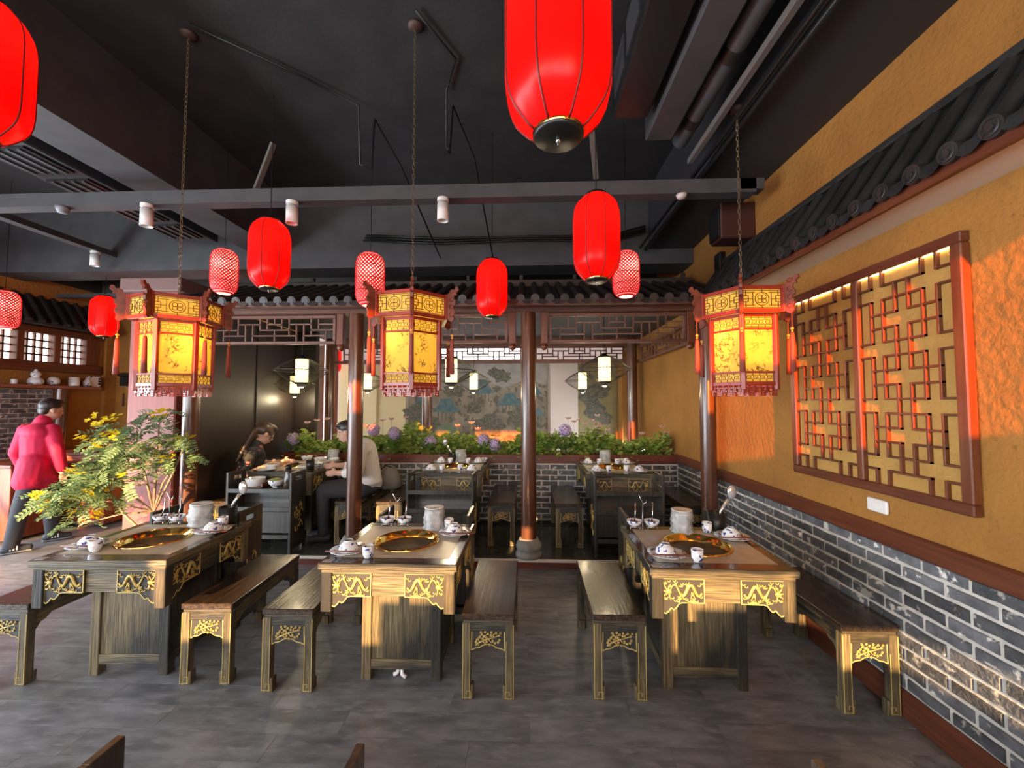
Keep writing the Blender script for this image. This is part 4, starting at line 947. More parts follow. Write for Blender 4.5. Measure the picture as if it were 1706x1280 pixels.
B().box(-.12, .12, -.07, .07, 0, .014, .003).box(-.12, -.1, -.07, .07, 0, .05, .003).box(.1, .12, -.07, .07, 0, .05, .003).obj('tray', mahog, bx); B().lathe([(0, .015), (.085, .015), (.092, .085), (.095, .09), (.085, .09), (.08, .03), (0, .028)], 24).obj('tub', china, bx)
bb = tag(B().lathe(bowl_prof(.075, .075), 24).obj('salad_bowl', chinab, None, (-2.54, 4.05, zs)), 'blue and white bowl of green leaves on the left serving shelf', 'bowl'); B().sph((0, 0, .06), (.062, .062, .035), 12, 8).obj('green_leaves', greenf, bb)
bo = empty('sauce_bottle', (-2.41, 4.04, zs), 0, 'dark glass bottle standing on the left serving shelf', 'bottle')
B().lathe([(0, 0), (.04, 0), (.042, .01), (.042, .09), (.034, .12), (.03, .15), (.03, .18), (0, .18)], 20).obj('glass_body', mk('dark_sauce_glass', (.05,.035,.025), .1), bo); B().lathe([(0, .18), (.026, .18), (.026, .225), (0, .225)], 16).obj('cap', blackm, bo)
pg = tag(B().tube([(-.03, 0, .012), (-.012, .0, .02), (0, .04, .06)], [.012, .012, .008], 7).tube([(.012, .012, .06), (.02, -.01, .02), (.045, -.02, .011)], [.008, .012, .011], 7).obj('power_cord_end', white, None, (-.735, 2.36, 0)), 'white cord ends hanging to the floor beneath the middle front table', 'cord')
# grey bag on the bench
bg_ = empty('canvas_bag', (-1.66, 4.86, .533), .3, 'slouched grey canvas bag beside the man in the white shirt', 'bag')
gb = B(); gb.lathe([(0, 0), (.1, 0), (.13, .02), (.125, .1), (.09, .19), (.05, .25), (.02, .27), (0, .27)], 18, lob=lambda a: 1+.12*math.cos(2*a)+.05*math.sin(5*a)); gb.obj('bag_body', greybag, bg_)
B().tube([(-.09, -.05, .08), (-.13, -.08, .2), (-.05, -.05, .28), (.05, -.03, .24)], .008, 6).obj('strap', blackm, bg_)

# ================================================================== LEFT SIDE
lw = struct(B().box(XL-.1, XL-.08, 4.0, 5.86, 2.02, 2.5), 'window_5', mk('bright_daylight_pane', (1,1,1), .6, emis=(1,.97,.93), es=2.4))
wfm = B()
wfm.obj('spare', None) if False else None
fr_ = struct(B().box(XL-.07, XL+.05, 3.95, 5.9, 1.97, 2.1, .006), 'window_frame_sill', mahogY)
B().box(XL-.07, XL+.05, 3.95, 5.9, 2.47, 2.56, .006).obj('frame_head', mahogY, fr_)
for y0, y1 in ((5.68, 5.86), (5.28, 5.36), (4.87, 4.95), (4.46, 4.54)): B().box(XL-.06, XL+.045, y0, y1, 2.1, 2.48, .006).obj('frame_stile', mahogZ, fr_)
for y0 in (4.54, 4.95, 5.36):
    for i in range(1, 4): B().box(XL-.06, XL-.03, y0+i*.0825-.01, y0+i*.0825+.01, 2.1, 2.48).obj('glazing_bar', mahogZ, fr_)
    for i in range(1, 4): B().box(XL-.06, XL-.03, y0, y0+.335, 2.1+i*.095-.01, 2.1+i*.095+.01).obj('glazing_bar', mahogY, fr_)
le = tag(B().prism([(XL, 2.95), (XL+.2, 2.60), (XL+.2, 2.57), (XL, 2.57)], 3.9, 5.9, 'xz').obj('wall_eave', roofw), 'dark tiled pent roof over the left wall windows', 'eave')
for k in range(14):
    y = 4.0+k*.14; Aa = Vector((XL, y, 2.96)); Zz = Vector((XL+.22, y, 2.61))
    B().cyl(Aa, Zz, .034, n=8).cyl(Zz, Zz+Vector((.008, 0, -.012)), .038, n=10).obj('roof_tile', roofw, le)
ws = tag(B().box(XL, XL+.16, 4.2, 5.82, 1.745, 1.785, .005).obj('wall_shelf', mk('shelf_red_wood', (.3,.11,.07), .45)), 'reddish wooden shelf with pots on the left wall', 'shelf')
vz = 1.787; vx = XL+.09
def vase(y, prof, label, mat=chinab): return tag(B().lathe(prof, 18).obj('vase', mat, None, (vx, y, vz)), label, 'vase', 'vases on the left wall shelf')
vase(5.05, [(0, 0), (.055, 0), (.075, .02), (.08, .05), (.06, .085), (.035, .1), (.05, .12), (.052, .145), (.03, .17), (.015, .185), (.018, .2), (0, .2)], 'gourd shaped porcelain vase on the left wall shelf')
vase(5.25, [(0, 0), (.035, 0), (.06, .03), (.066, .06), (.055, .095), (.03, .115), (.026, .115), (0, .11)], 'round porcelain pot on the left wall shelf')
vase(5.5, [(0, 0), (.055, 0), (.058, .01), (.058, .125), (.053, .125), (.05, .01), (0, .008)], 'cylindrical white pot on the left wall shelf', china)
vase(5.67, [(0, 0), (.03, 0), (.045, .025), (.048, .06), (.034, .09), (.02, .1), (.022, .125), (0, .14)], 'small lidded jar on the left wall shelf')
vase(4.83, [(0, 0), (.035, 0), (.03, .03), (.03, .06), (0, .06)], 'tiny jar at the left end of the wall shelf', china)
cb = empty('gift_box', (vx-.01, 5.78, vz), PI/2, 'white square gift box with red corners on the left wall shelf', 'box')
B().box(-.075, .075, -.02, .02, 0, .15, .003).obj('box_body', white, cb)
for k in range(3): B().box(.035, .068, -.0235, -.02, .03+k*.037, .058+k*.037).obj('dark_print', blackm, cb)
for xx, zz in ((-.075, .15), (.075, .15), (-.075, 0), (.075, 0)): B().prism([(xx, zz), (xx*.65, zz), (xx, .03 if zz == 0 else .12)], -.022, -.0198).obj('red_corner', redrib, cb)
# sconce on the back left wall
sc = empty('wall_sconce', (-6.2, 6.1, 1.9), 0, 'small black palace style wall lantern with tassel on the ochre wall', 'wall lamp')
B().lathe([(0, -.09), (.05, -.09), (.05, .05), (.085, .06), (.085, .1), (0, .12)], 6, (0, -.09, 0), smooth=False).obj('lamp_body', blackm, sc); B().box(-.02, .02, -.06, 0, -.02, .02).obj('bracket', blackm, sc)
B().cyl((0, -.09, -.09), (0, -.09, -.2), .002, n=5).lathe([(0, -.2), (.012, -.21), (.014, -.4), (0, -.4)], 8, (0, -.09, 0)).obj('tassel', mk('dark_tassel', (.06,.02,.015), .7), sc)
# counters
for x0, x1, y0, y1, h, lab in ((-6.33, -5.35, 5.0, 5.5, .92, 'long reddish wood counter behind the man in the red jacket'), (-6.33, -5.75, 4.35, 4.75, .86, 'low red brown counter end at the left edge of the picture')):
    e = empty('counter', ((x0+x1)/2, y0, 0), 0, lab, 'counter'); w = (x1-x0)/2
    B().box(-w, w, 0, y1-y0, .02, h-.04, .004).obj('counter_body', counterm, e); B().box(-w-.02, w+.02, -.02, y1-y0+.02, h-.04, h, .005).obj('counter_top', mahog, e)
# mural and far picture
mur = empty('mural', (-1.0, 7.99, .35), 0, 'large faded mural of blue roofed pagodas and trees behind the flowers', 'mural')
MW, MH = 2.74, 1.98
B().box(-MW/2, MW/2, -.012, .0, 0, MH).obj('mural_canvas', mk('mural_paint', (.26,.21,.15), .7, 0, (.14,.12,.09), 3, col3=(.10,.085,.06), s3=7, r3=(.53,.58)), mur)
teal = mk('mural_teal', (.06,.11,.12), .7, 0, (.10,.15,.15), 12); green = mk('mural_green', (.12,.16,.10), .7, 0, (.16,.19,.13), 8); tree = mk('mural_tree', (.07,.07,.05), .7, 0, (.14,.12,.08), 30, ramp=(.45,.55)); sky_ = mk('mural_sky', (.32,.29,.26), .7, 0, (.24,.22,.2), 4)
MK = [0]
def mural_poly(pts, mat, y): MK[0] += 1; B().prism([(x-MW/2, z) for x, z in pts], -.0122-y-.0002*MK[0], -.0121).obj('painted_shape', mat, mur)
mural_poly([(0, 1.98), (2.74, 1.98), (2.74, 1.55), (2.3, 1.65), (1.9, 1.5), (1.5, 1.62), (1.0, 1.4), (.5, 1.5), (0, 1.3)], sky_, .001)
for cx_, cz_, w, h in ((1.45, 1.38, .5, .28), (.75, 1.02, .55, .26), (2.0, 1.15, .5, .24), (2.45, 1.35, .4, .22), (.3, 1.2, .35, .18), (2.5, .95, .4, .15)):
    mural_poly([(cx_-w/2, cz_), (cx_-w*.42, cz_+h*.25), (cx_-w*.25, cz_+h*.6), (cx_-w*.18, cz_+h), (cx_+w*.2, cz_+h), (cx_+w*.28, cz_+h*.55), (cx_+w*.42, cz_+h*.25), (cx_+w/2, cz_+h*.08), (cx_+w*.3, cz_)], teal, .003)
    for k in range(5): mural_poly([(cx_-w*.3+k*w*.14, cz_-.16), (cx_-w*.3+k*w*.14+.018, cz_-.16), (cx_-w*.3+k*w*.14+.018, cz_), (cx_-w*.3+k*w*.14, cz_)], tree, .002)
mural_poly([(.35, 0), (.4, .5), (.6, .75), (.85, .8), (1.05, .65), (1.15, .35), (1.2, 0)], green, .002)
for cx_, cz_, r_ in ((1.85, 1.72, .16), (1.7, 1.8, .12), (.35, .8, .25), (2.2, .95, .22), (.12, 1.0, .2), (1.3, 1.1, .15), (2.35, 1.55, .14), (.9, 1.45, .18), (1.6, .75, .28)):
    mural_poly([(cx_+r_*(1+.18*math.sin(7*a+cx_*9))*math.cos(a)*1.1, cz_+r_*(.75+.15*math.sin(5*a))*math.sin(a)) for a in [2*PI*i/26 for i in range(26)]], tree, .0025)
fp = empty('far_painting', (1.33, 7.99, .6), 0, 'dark landscape scroll painting on the far wall right of the mural', 'painting')
B().box(-.38, .38, -.015, 0, 0, 1.75).obj('canvas', mk('scroll_paint', (.2,.16,.07), .7, 0, (.26,.2,.09), 5), fp)
for k_, (cx_, cz_, r_) in enumerate(((-.15, 1.1, .25), (.08, 1.2, .2), (-.05, .8, .25), (.15, .65, .16))): B().prism([(cx_+r_*(1+.2*math.sin(6*a))*math.cos(a)*.8, cz_+r_*math.sin(a)*.8) for a in [2*PI*i/22 for i in range(22)]], -.0165-.0006*k_, -.015).obj('painted_shape', tree, fp)
tag(B().box(-2.02, -1.92, 7.97, 7.985, 1.18, 1.24, .003).obj('wall_plate', blackm), 'small black wall plate on the far pale wall', 'wall plate') if False else None

# ================================================================== PEOPLE
def blob(prims, mat, name, parent, voxel=.01, smooth=6, frame=None):
    """one continuous surface grown from tapered limbs and ellipsoids (voxel union, relaxed)"""
    b = B()
    for p in prims:
        if p[0] == 'c':
            _, a, c, ra, rc = p; a = Vector(a); c = Vector(c)
            b.cyl(a, c, ra, rc, 14); b.sph(a, ra, 14, 10); b.sph(c, rc, 14, 10)
        else:
            _, c, r = p[:3]; Mx = Matrix.Translation(c) @ (Euler(p[3]).to_matrix().to_4x4() if len(p) > 3 else Matrix())
            b.sph((0, 0, 0), r, 18, 12, Mx)
    me = b.mesh(name, None); o = bpy.data.objects.new('tmp', me); COL.objects.link(o)
    m = o.modifiers.new('r', 'REMESH'); m.mode = 'VOXEL'; m.voxel_size = voxel; m.use_smooth_shade = True
    s_ = o.modifiers.new('s', 'SMOOTH'); s_.factor = .5; s_.iterations = smooth
    dg = bpy.context.evaluated_depsgraph_get()
    nm = bpy.data.meshes.new_from_object(o.evaluated_get(dg)); nm.name = name
    bpy.data.objects.remove(o)
    nm.materials.clear(); nm.materials.append(mat)
    nm.polygons.foreach_set('use_smooth', [True]*len(nm.polygons))
    return ob(name, nm, parent)
def hand(w, d, up, curl=.5):
    """palm and five fingers: w wrist, d pointing direction, up thumb side"""
    w = Vector(w); d = Vector(d).normalized(); up = Vector(up).normalized(); n = d.cross(up).normalized()
    out = [('c', w, w+d*.05, .02, .026), ('c', w+d*.05+up*.012, w+d*.075-up*.02, .02, .018)]
    for k, L in enumerate((.062, .07, .066, .052)):
        b0 = w+d*.08+up*(.026-.017*k); m = b0+d*L*.5+n*L*.15*curl; e = m+(d*(1-curl)+n*curl).normalized()*L*.5
        out += [('c', b0-d*.02, m, .0095, .0085), ('c', m, e, .0085, .007)]
    t0 = w+d*.03+up*.022; t1 = t0+(d*.5+up).normalized()*.032; out += [('c', t0, t1, .012, .0095), ('c', t1, t1+(d+n*.4).normalized()*.028, .0095, .008)]
    return out
def head(c, fwd, tilt=0):
    """head prims; c centre, fwd facing angle in the local frame (0 = +x)"""
    c = Vector(c); Rm = Matrix.Rotation(fwd, 3, 'Z') @ Matrix.Rotation(tilt, 3, 'Y'); P = lambda x, y, z: tuple(c+Rm @ Vector((x, y, z)))
    e = Rm.to_euler()
    pr = [('e', P(0, 0, .02), (.092, .074, .092), e), ('e', P(.028, 0, -.045), (.062, .056, .066), e), ('e', P(.045, 0, -.085), (.034, .034, .026), e),
          ('c', P(.082, 0, .005), P(.102, 0, -.032), .009, .013), ('e', P(.086, .0, -.062), (.012, .022, .006), e), ('e', P(.086, 0, -.074), (.011, .02, .006), e),
          ('e', P(.074, .032, .022), (.016, .02, .008), e), ('e', P(.074, -.032, .022), (.016, .02, .008), e)]
    for s_ in (-1, 1): pr.append(('e', P(-.004, s_*.078, -.015), (.018, .009, .03), e))
    return pr, P, e
def eyes(P, e, parent):
    for s_ in (-1, 1):
        ey = B().sph(P(.079, s_*.031, .008), .0105, 10, 8).obj('eye', china, parent)
        B().sph(P(.0865, s_*.031, .008), .0052, 8, 6).obj('iris', hairm, ey)
        B().tube([P(.088, s_*.016, .027), P(.09, s_*.032, .034), P(.078, s_*.05, .028)], .0032, 5).obj('eyebrow', hairm, parent)
# --- man in the red jacket, walking, seen from behind ------------------------
pr = empty('person', (-5.42, 4.33, 0), math.atan2(.78, .62), 'person in a crimson jacket and dark trousers walking past the counter', 'person')
hp, HP, he = head((.075, .02, 1.475), .35, .12)
body = hp+[('c', (.05, .02, 1.4), (.025, 0, 1.3), .052, .06), ('c', (0, 0, 1.22), (0, 0, .95), .11, .10), ('c', (0, 0, .95), (0, .0, .84), .1, .12),
    ('c', (.1, -.1, 1.26), (.145, -.12, 1.0), .045, .038), ('c', (.145, -.12, 1.0), (.18, -.1, .79), .036, .027), ('c', (-.1, .12, 1.26), (-.16, .14, 1.0), .045, .038), ('c', (-.16, .14, 1.0), (-.1, .2, .8), .036, .027),
    ('c', (-.02, -.07, .82), (-.1, -.15, .44), .075, .052), ('c', (-.1, -.15, .44), (-.15, -.22, .07), .05, .034), ('c', (.03, .05, .82), (.11, .06, .44), .075, .052), ('c', (.11, .06, .44), (.14, .06, .07), .05, .034),
    ('c', (-.17, -.22, .04), (-.04, -.22, .035), .036, .03), ('c', (.12, .06, .04), (.26, .06, .035), .036, .03)]
body += hand((.18, -.1, .79), (.15, .05, -1), (1, 0, .1)) + hand((-.1, .2, .8), (.2, .1, -1), (1, 0, .1))
bd = blob(body, skin, 'body', pr, .008, 5); eyes(HP, he, bd)
blob([('c', (.02, 0, 1.335), (0, 0, 1.15), .075, .145), ('e', (0, 0, 1.23), (.15, .19, .1)), ('c', (0, 0, 1.15), (0, 0, .92), .145, .135), ('c', (0, 0, .92), (0, 0, .71), .135, .15), ('e', (0, 0, .72), (.165, .18, .06)), ('c', (-.03, -.06, .9), (-.055, -.09, .71), .125, .128), ('c', (.03, .05, .9), (.045, .05, .71), .12, .125),
      ('c', (.095, -.11, 1.25), (.145, -.13, 1.0), .07, .06), ('c', (.145, -.13, 1.0), (.178, -.105, .82), .06, .05), ('c', (-.1, .13, 1.25), (-.16, .15, 1.0), .068, .06), ('c', (-.16, .15, 1.0), (-.11, .2, .83), .058, .048), ('c', (.03, .01, 1.36), (.02, 0, 1.3), .066, .075)], redcloth, 'jacket', pr, .009, 5)
blob([('c', (.176, -.105, .832), (.18, -.1, .80), .041, .039)], shirtw, 'shirt_cuff', pr, .006, 3)
blob([('e', (0, 0, .78), (.13, .15, .1)), ('c', (-.02, -.07, .8), (-.1, -.15, .44), .095, .075), ('c', (-.1, -.15, .44), (-.15, -.22, .08), .073, .062), ('c', (.03, .05, .8), (.11, .06, .44), .095, .075), ('c', (.11, .06, .44), (.14, .06, .08), .073, .062)], trousm, 'trousers', pr, .009, 5)
for nm_, x, y in (('shoe', -.16, -.22), ('shoe', .13, .06)):
    sh = blob([('c', (x-.03, y, .045), (x+.03, y, .05), .045, .045), ('c', (x+.03, y, .045), (x+.13, y, .035), .044, .032)], shoem, nm_, pr, .006, 4); B().box(x-.07, x+.155, y-.036, y+.036, 0, .014, .006).obj('sole', mk('grey_sole', (.3,.3,.3), .6), sh)
    for k in range(3): B().box(x+.0+k*.022, x+.012+k*.022, y-.049, y-.03, .03, .075, .003, None).obj('stripe', white, sh)
blob([('e', HP(-.012, 0, .045), (.098, .084, .085), he), ('e', HP(.03, 0, .085), (.07, .072, .04), he), ('e', HP(-.055, 0, -.01), (.05, .07, .06), he)], hairm, 'hair', pr, .007, 3)
# --- woman in black tee, seated, looking down -----------------------------------
wm = empty('person', (-3.12, 4.5, .535), math.atan2(.57, .82), 'person with a long ponytail in a black floral tee bending over her plate', 'person')
hp, HP, he = head((.13, .02, .665), .25, .5)
body = hp+[('c', (.09, .02, .6), (.04, 0, .5), .042, .05), ('c', (.02, 0, .42), (-.04, 0, .12), .1, .105), ('e', (-.05, 0, .08), (.14, .16, .09)),
    ('c', (-.01, -.155, .45), (-.05, -.19, .24), .042, .035), ('c', (-.05, -.19, .24), (.17, -.12, .325), .034, .024), ('c', (.04, .155, .45), (.15, .2, .3), .042, .034), ('c', (.15, .2, .3), (.31, .1, .325), .033, .023),
    ('c', (-.03, -.08, .065), (.28, -.08, .05), .07, .05), ('c', (.28, -.08, .05), (.28, -.08, -.38), .046, .035), ('c', (-.03, .08, .065), (.28, .08, .05), .07, .05), ('c', (.28, .08, .05), (.28, .08, -.38), .046, .035), ('c', (.29, -.08, -.41), (.4, -.08, -.415), .034, .028), ('c', (.29, .08, -.41), (.4, .08, -.415), .034, .028)]
body += hand((.17, -.12, .325), (1, .2, -.1), (0, .2, 1), .3) + hand((.31, .1, .325), (1, -.3, -.1), (0, .2, 1), .3)
bd = blob(body, skin, 'body', wm, .008, 5); eyes(HP, he, bd)
blob([('c', (.05, 0, .53), (.02, 0, .42), .07, .115), ('e', (.02, 0, .45), (.115, .17, .08)), ('c', (.02, 0, .42), (-.04, 0, .1), .125, .13), ('c', (-.0, -.15, .46), (-.035, -.18, .33), .064, .06), ('c', (.04, .15, .46), (.1, .18, .37), .062, .058)], shirtb, 'tee_shirt', wm, .009, 5)
blob([('e', (-.05, 0, .06), (.15, .17, .09)), ('c', (-.03, -.08, .07), (.28, -.08, .055), .078, .058), ('c', (.28, -.08, .055), (.28, -.08, -.36), .056, .048), ('c', (-.03, .08, .07), (.28, .08, .055), .078, .058), ('c', (.28, .08, .055), (.28, .08, -.36), .056, .048)], trousm, 'trousers', wm, .01, 5)
hairb = mk('brown_hair', (.045,.025,.017), .4, 0, (.075,.042,.028), 30, (1,1,.3))
blob([('e', HP(-.012, 0, .035), (.1, .084, .09), he), ('e', HP(.035, 0, .085), (.062, .07, .04), he), ('c', HP(-.085, -.01, .03), HP(-.12, -.03, -.03), .035, .034), ('c', HP(-.12, -.03, -.03), (-.06, -.06, .52), .034, .035), ('c', (-.06, -.06, .52), (-.13, -.1, .38), .035, .014), ('c', HP(.05, -.078, .04), HP(.055, -.085, -.05), .014, .008)], hairb, 'hair', wm, .007, 3)
# --- man in white shirt, seated with his back to the aisle --------------------------
mn = empty('person', (-1.87, 4.52, .535), math.atan2(.38, .92), 'person in a white shirt seated behind the left column, facing the table', 'person')
hp, HP, he = head((-.155, -.03, .70), PI-.15, .25)
body = hp+[('c', (-.11, 0, .63), (-.03, 0, .54), .05, .06), ('c', (.02, 0, .5), (.07, 0, .12), .12, .13), ('e', (.05, 0, .08), (.16, .18, .09)),
    ('c', (.0, -.19, .52), (-.03, -.23, .28), .05, .042), ('c', (-.03, -.23, .28), (-.22, -.16, .27), .04, .03), ('c', (.0, .19, .52), (-.03, .23, .28), .05, .042), ('c', (-.03, .23, .28), (-.25, .14, .31), .04, .03),
    ('c', (.03, -.1, .08), (-.37, -.1, .08), .09, .062), ('c', (-.37, -.1, .08), (-.36, -.1, -.37), .056, .04), ('c', (.03, .1, .08), (-.37, .1, .08), .09, .062), ('c', (-.37, .1, .08), (-.36, .1, -.37), .056, .04), ('c', (-.35, -.1, -.405), (-.47, -.1, -.41), .038, .032), ('c', (-.35, .1, -.405), (-.47, .1, -.41), .038, .032)]
body += hand((-.22, -.16, .27), (-1, .2, 0), (0, .2, 1), .5) + hand((-.25, .14, .31), (-1, -.2, 0), (0, .2, 1), .5)
bd = blob(body, skin, 'body', mn, .008, 5); eyes(HP, he, bd)
blob([('c', (-.05, 0, .57), (.02, 0, .48), .075, .13), ('e', (.01, 0, .5), (.13, .21, .09)), ('c', (.02, 0, .48), (.08, 0, .12), .15, .155), ('e', (.07, 0, .14), (.165, .185, .06)), ('c', (.0, -.185, .52), (-.03, -.23, .28), .072, .064), ('c', (-.03, -.23, .28), (-.15, -.19, .27), .06, .05), ('c', (.0, .185, .52), (-.03, .23, .28), .072, .064), ('c', (-.03, .23, .28), (-.16, .18, .29), .06, .05)], shirtw, 'shirt', mn, .01, 5)
blob([('e', (.05, 0, .065), (.175, .19, .085)), ('c', (.03, -.1, .08), (-.37, -.1, .08), .1, .075), ('c', (-.37, -.1, .08), (-.36, -.1, -.35), .072, .058), ('c', (.03, .1, .08), (-.37, .1, .08), .1, .075), ('c', (-.37, .1, .08), (-.36, .1, -.35), .072, .058)], trousm, 'trousers', mn, .01, 5)
blob([('e', HP(-.012, 0, .042), (.096, .081, .085), he), ('e', HP(.03, 0, .083), (.066, .07, .04), he), ('e', HP(-.05, 0, -.015), (.048, .066, .055), he)], hairm, 'hair', mn, .007, 3)
for par, pts in ((wm, ((.27, -.08), (.27, .08))), (mn, ((-.34, -.1), (-.34, .1)))):
    sg = 1 if par is wm else -1
    for x, y in pts: blob([('c', (x-.02*sg, y, -.402), (x+.04*sg, y, -.405), .041, .041), ('c', (x+.04*sg, y, -.405), (x+.15*sg, y, -.412), .041, .032)], shoem, 'shoe', par, .008, 3)
gl = B()
for s_ in (-1, 1): gl.tube([HP(.098, s_*.012, .012), HP(.096, s_*.05, .012), HP(.0, s_*.08, .01)], .0025, 4)
gl.obj('glasses', blackm, mn)

# ================================================================== PLANTS
def leaf_blade(b, p, d, n, L, w, fold=.2):
    d = d.normalized(); s_ = d.cross(n).normalized(); n = s_.cross(d)
    v = [p, p+d*L*.3+s_*w*.8+n*fold*w, p+d*L*.7+s_*w*.7+n*fold*w, p+d*L, p+d*L*.7-s_*w*.7+n*fold*w, p+d*L*.3-s_*w*.8+n*fold*w, p+d*L*.5]
    b.add(v, [(0, 1, 6), (1, 2, 6), (2, 3, 6), (3, 4, 6), (4, 5, 6), (5, 0, 6)], False)
def compound(seed):
    rr = random.Random(seed); b = B(); L = .125; n = 8
    pts = [Vector((L*i/n, 0, .015*math.sin(i/n*PI)-.02*(i/n)**2)) for i in range(n+1)]
    b.tube(pts, [.0018]*n+[.0008], 3)
    for i in range(1, n+1):
        for s_ in (-1, 1):
            leaf_blade(b, pts[i], Vector((.35+rr.uniform(-.1, .1), s_, rr.uniform(-.25, .25))), Vector((0, 0, 1)), .036*(1-.25*abs(i/n-.5)), .0105)
    return b.mesh('leaf', leafp)
LM = [compound(i) for i in range(3)]
def flower_cluster(seed):
    rr = random.Random(seed); b = B()
    for k in range(9):
        c = Vector((rr.gauss(0, .018), rr.gauss(0, .018), rr.gauss(0, .013)))
        for j in range(5):
            a = j*2*PI/5+rr.random(); d = Vector((math.cos(a), math.sin(a), .35)); leaf_blade(b, c, d, Vector((0, 0, 1)), .02, .0085, .3)
    return b.mesh('flower_cluster', yelf)
FM = [flower_cluster(i) for i in range(3)]
tr = empty('flowering_shrub', (-3.42, 3.68, 0), 0, 'leafy shrub with yellow flower clusters in front of the red pillar', 'shrub')
rp_ = random.Random(11)
CL = [((-3.52, 3.55, 1.17), (.36, .17, .26), 120), ((-3.98, 3.45, .72), (.24, .14, .12), 55), ((-3.68, 3.5, .86), (.25, .16, .2), 85), ((-3.12, 3.62, 1.2), (.05, .05, .06), 5), ((-3.36, 3.6, 1.43), (.1, .07, .05), 8), ((-3.2, 3.62, 1.02), (.1, .08, .09), 14), ((-3.86, 3.42, .5), (.05, .05, .05), 4)]
base = Vector((-3.42, 3.68, 0))
fork = Vector((-3.44, 3.66, .55))
B().tube([(0, 0, 0), (.015, 0, .2), (-.03, -.01, .4), tuple(fork-base)], [.02, .017, .016, .014], 8).obj('trunk', bark, tr)
B().tube([(.0, 0, .1), (-.1, -.06, .4), (-.22, -.1, .55), (-.3, -.12, .68)], [.013, .012, .011, .009], 7).obj('branch', bark, tr)
for c, r, n in CL:
    c = Vector(c); mid = (fork+c)/2+Vector((rp_.uniform(-.04, .04), rp_.uniform(-.03, .03), .03))
    B().tube([tuple(fork-base), tuple(mid-base), tuple(c-base)], [.011, .008, .004], 6).obj('branch', bark, tr)
    for k in range(max(2, n//9)):
        e = c+Vector([rp_.uniform(-.8, .8)*q for q in r]); B().tube([tuple(c-base), tuple((c+e)/2-base+Vector((0, 0, .015))), tuple(e-base)], [.0045, .0035, .002], 5).obj('twig', bark, tr)
    for k in range(n):
        while True:
            q = Vector((rp_.uniform(-1, 1), rp_.uniform(-1, 1), rp_.uniform(-1, 1)))
            if q.length < 1: break
        p = c+Vector((q.x*r[0], q.y*r[1], q.z*r[2]))
        o = ob('leaf', LM[k % 3], tr, tuple(p-base)); sc = rp_.uniform(1.0, 1.5); o.scale = (sc, sc, sc)
        o.rotation_euler = (rp_.uniform(-.7, .7), rp_.uniform(-.5, .7), math.atan2(q.y-.5, q.x)+rp_.uniform(-.9, .9))
for x, y, zz in [(-3.98+.1*i, 3.36, .70+.05*math.sin(i*2)) for i in (-2, -1, 0, 1)]+[(-3.62, 3.36, 1.28), (-3.55, 3.37, 1.26), (-3.85, 3.4, 1.25), (-3.72, 3.38, 1.4), (-3.6, 3.4, 1.42), (-3.7, 3.37, 1.18), (-3.9, 3.4, .95), (-3.85, 3.36, .98), (-3.74, 3.35, .82), (-3.66, 3.35, .78), (-3.12, 3.57, 1.24), (-3.1, 3.6, 1.22), (-3.25, 3.5, 1.07), (-3.22, 3.52, 1.05), (-3.35, 3.55, 1.47), (-3.3, 3.56, 1.45), (-3.65, 3.36, .62), (-4.15, 3.38, .72), (-4.12, 3.36, .66), (-3.45, 3.4, .95), (-3.88, 3.38, .62)]:
    o = ob('flower_cluster', FM[int(abs(x)*100) % 3], tr, (x-base.x, y-base.y, zz)); o.rotation_euler = (rp_.uniform(0, .9), rp_.uniform(-.5, .5), rp_.uniform(0, 6)); o.scale = (1.35, 1.35, 1.35)
# planter foliage -------------------------------------------------------------
rq = random.Random(21)
hgt = lambda x: .21+.05*math.sin(x*3.1)+.045*math.sin(x*7.7+1)+.03*math.sin(x*13+2)
for a, c_, lab in ((-3.15, -1.5, 'dense green planter foliage behind the guests'), (-1.5, .2, 'dense green planter foliage in the middle bay'), (.2, 1.79, 'dense green planter foliage in the right bay')):
    b = B()
    for k in range(int((c_-a)*1500)):
        x = rq.uniform(a, c_); y = rq.uniform(5.23, 5.55); hh = hgt(x)*(.7+.5*rq.random()); z0 = .86+rq.random()**.7*hh*1.15
        if y < 5.27 and rq.random() < .07: z0 = rq.uniform(.82, .9); y = 5.175
        an = rq.uniform(0, 2*PI); d = Vector((math.cos(an), math.sin(an)-.5, rq.uniform(-.3, .9))); L = rq.choice((.04, .045, .05, .055, .09))
        leaf_blade(b, Vector((x, y, z0)), d, Vector((rq.uniform(-.4, .4), -.6, .8)), L, L*.4, .15)
    tag(b.obj('planter_foliage', leafq), lab, 'foliage', None, 'stuff')
def big_leaf_plant(seed):
    rr = random.Random(seed); b = B()
    for k in range(9):
        a = 2*PI*k/9+rr.random(); d = Vector((math.cos(a), math.sin(a), rr.uniform(.4, 1.2))); p = Vector((0, 0, .05))
        leaf_blade(b, p+d*.03, d, Vector((0, 0, 1)), rr.uniform(.1, .15), rr.uniform(.025, .045), -.2)
    return b.mesh('broad_leaves', leafm)
BL_ = [big_leaf_plant(i) for i in range(3)]
def hyd(seed):
    rr = random.Random(seed); b = B()
    for k in range(80):
        zz = 1-2*(k+.5)/80; a = k*2.4; q = math.sqrt(1-zz*zz); n = Vector((q*math.cos(a), q*math.sin(a), zz)); c = n*.058*(1+rr.uniform(-.1, .12))
        t = n.orthogonal().normalized(); u = n.cross(t)
        for j in range(4):
            an = j*PI/2+rr.random(); d = t*math.cos(an)+u*math.sin(an)+n*.25; leaf_blade(b, c, d, n, .016, .007, .1)
    b.sph((0, 0, 0), .045, 10, 8)
    return b
HY = {m.name: hyd(2).mesh('flower_head', m) for m in (purf, pinkf)}
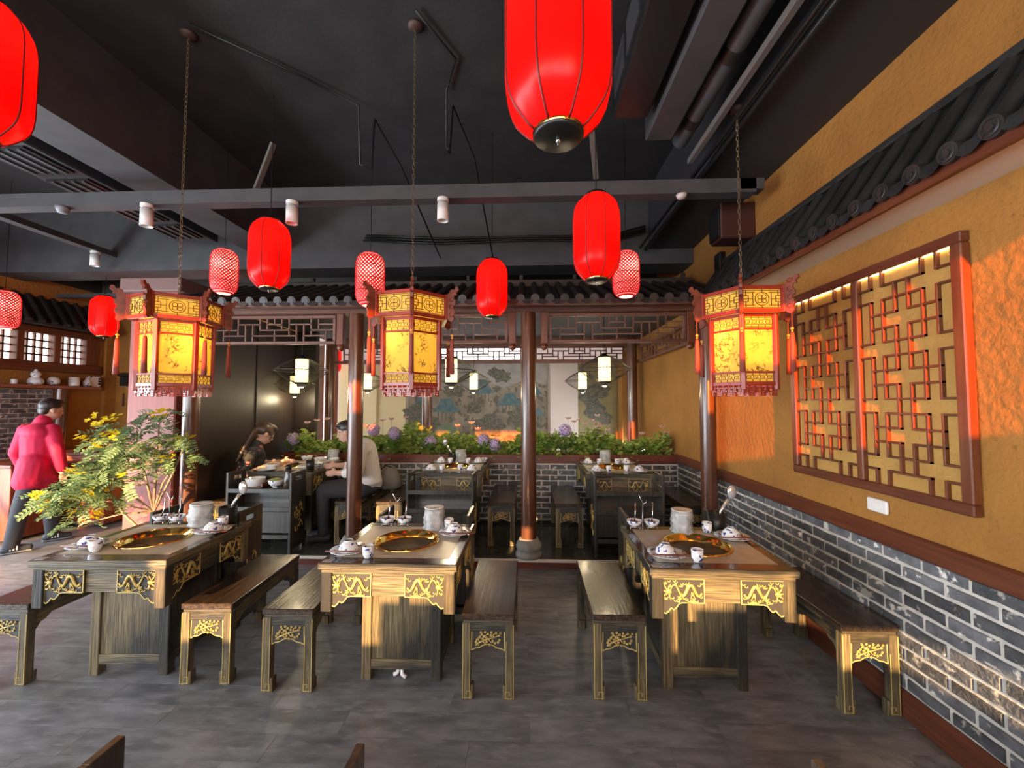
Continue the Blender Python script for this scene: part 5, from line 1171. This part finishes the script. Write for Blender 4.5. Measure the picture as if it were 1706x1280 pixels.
def px(x, y, Y):
    d = camo.matrix_world if False else None
    fwv = Vector((-math.sin(yaw)*math.cos(pit), math.cos(yaw)*math.cos(pit), math.sin(pit))); rt = Vector((math.cos(yaw), math.sin(yaw), 0)); up = rt.cross(fwv)
    r = fwv+rt*((x-853)/F)+up*((640-y)/F); return Vector((0, 0, 1.55))+r*(Y/r.y)
POS = ('furthest left', 'second from left', 'third from left', 'fourth from left', 'fifth from left', 'sixth from left', 'seventh from left', 'rightmost')
for i, (x, y, m) in enumerate(((485, 733, purf), (620, 717, purf), (655, 723, purf), (716, 737, purf), (805, 734, purf), (824, 742, purf), (942, 718, purf), (1000, 718, pinkf))):
    p = px(x, y, 5.2 if m == purf else 5.38)
    e = empty('hydrangea', (p.x, p.y+.05, .87), rq.uniform(0, 6), ('lilac' if m == purf else 'pink')+' hydrangea in the planter, '+POS[i]+' of the flower balls', 'flower', 'hydrangeas in the planter')
    ob('flower_head', HY[m.name], e, (0, 0, p.z-.87)).scale = (1.3, 1.3, 1.3); B().tube([(0, 0, -.05), (.01, .01, (p.z-.87)*.5), (0, 0, p.z-.88)], .004, 5).obj('stem', stemm, e)
    ob('broad_leaves', BL_[i % 3], e, (.0, .02, .02))
pop = B()
for k in range(6):
    a = k*PI/3; leaf_blade(pop, Vector((0, 0, 0)), Vector((math.cos(a), math.sin(a), .9)), Vector((0, 0, 1)), .034, .017, -.3)
pop_me = pop.mesh('petals', pinkf)
PO = [(512, 706), (528, 702), (545, 700), (638, 702), (652, 700), (676, 697), (610, 712), (762, 711), (786, 706), (796, 716), (947, 699), (956, 704), (966, 701), (975, 708), (986, 702), (995, 694), (993, 708), (1012, 718), (1070, 724), (1103, 713), (1110, 722)]
for i, (x, y) in enumerate(PO):
    p = px(x, y, 5.24+.02*(i % 5))
    lab = 'small pale %s blossom on a thin stem, number %s from left' % ('pink', ('one','two','three','four','five','six','seven','eight','nine','ten','eleven','twelve','thirteen','fourteen','fifteen','sixteen','seventeen','eighteen','nineteen','twenty','twenty one')[sorted(PO).index((x, y))])
    e = empty('poppy', (p.x, p.y, .86), rq.uniform(0, 6), lab, 'flower', 'small blossoms in the planter')
    ob('petals', pop_me, e, (0, 0, p.z-.86)).scale = (1.6, 1.6, 1.5); B().tube([(0, 0, -.04), (.008, .0, (p.z-.86)*.5), (0, 0, p.z-.86)], .0022, 4).obj('stem', stemm, e)
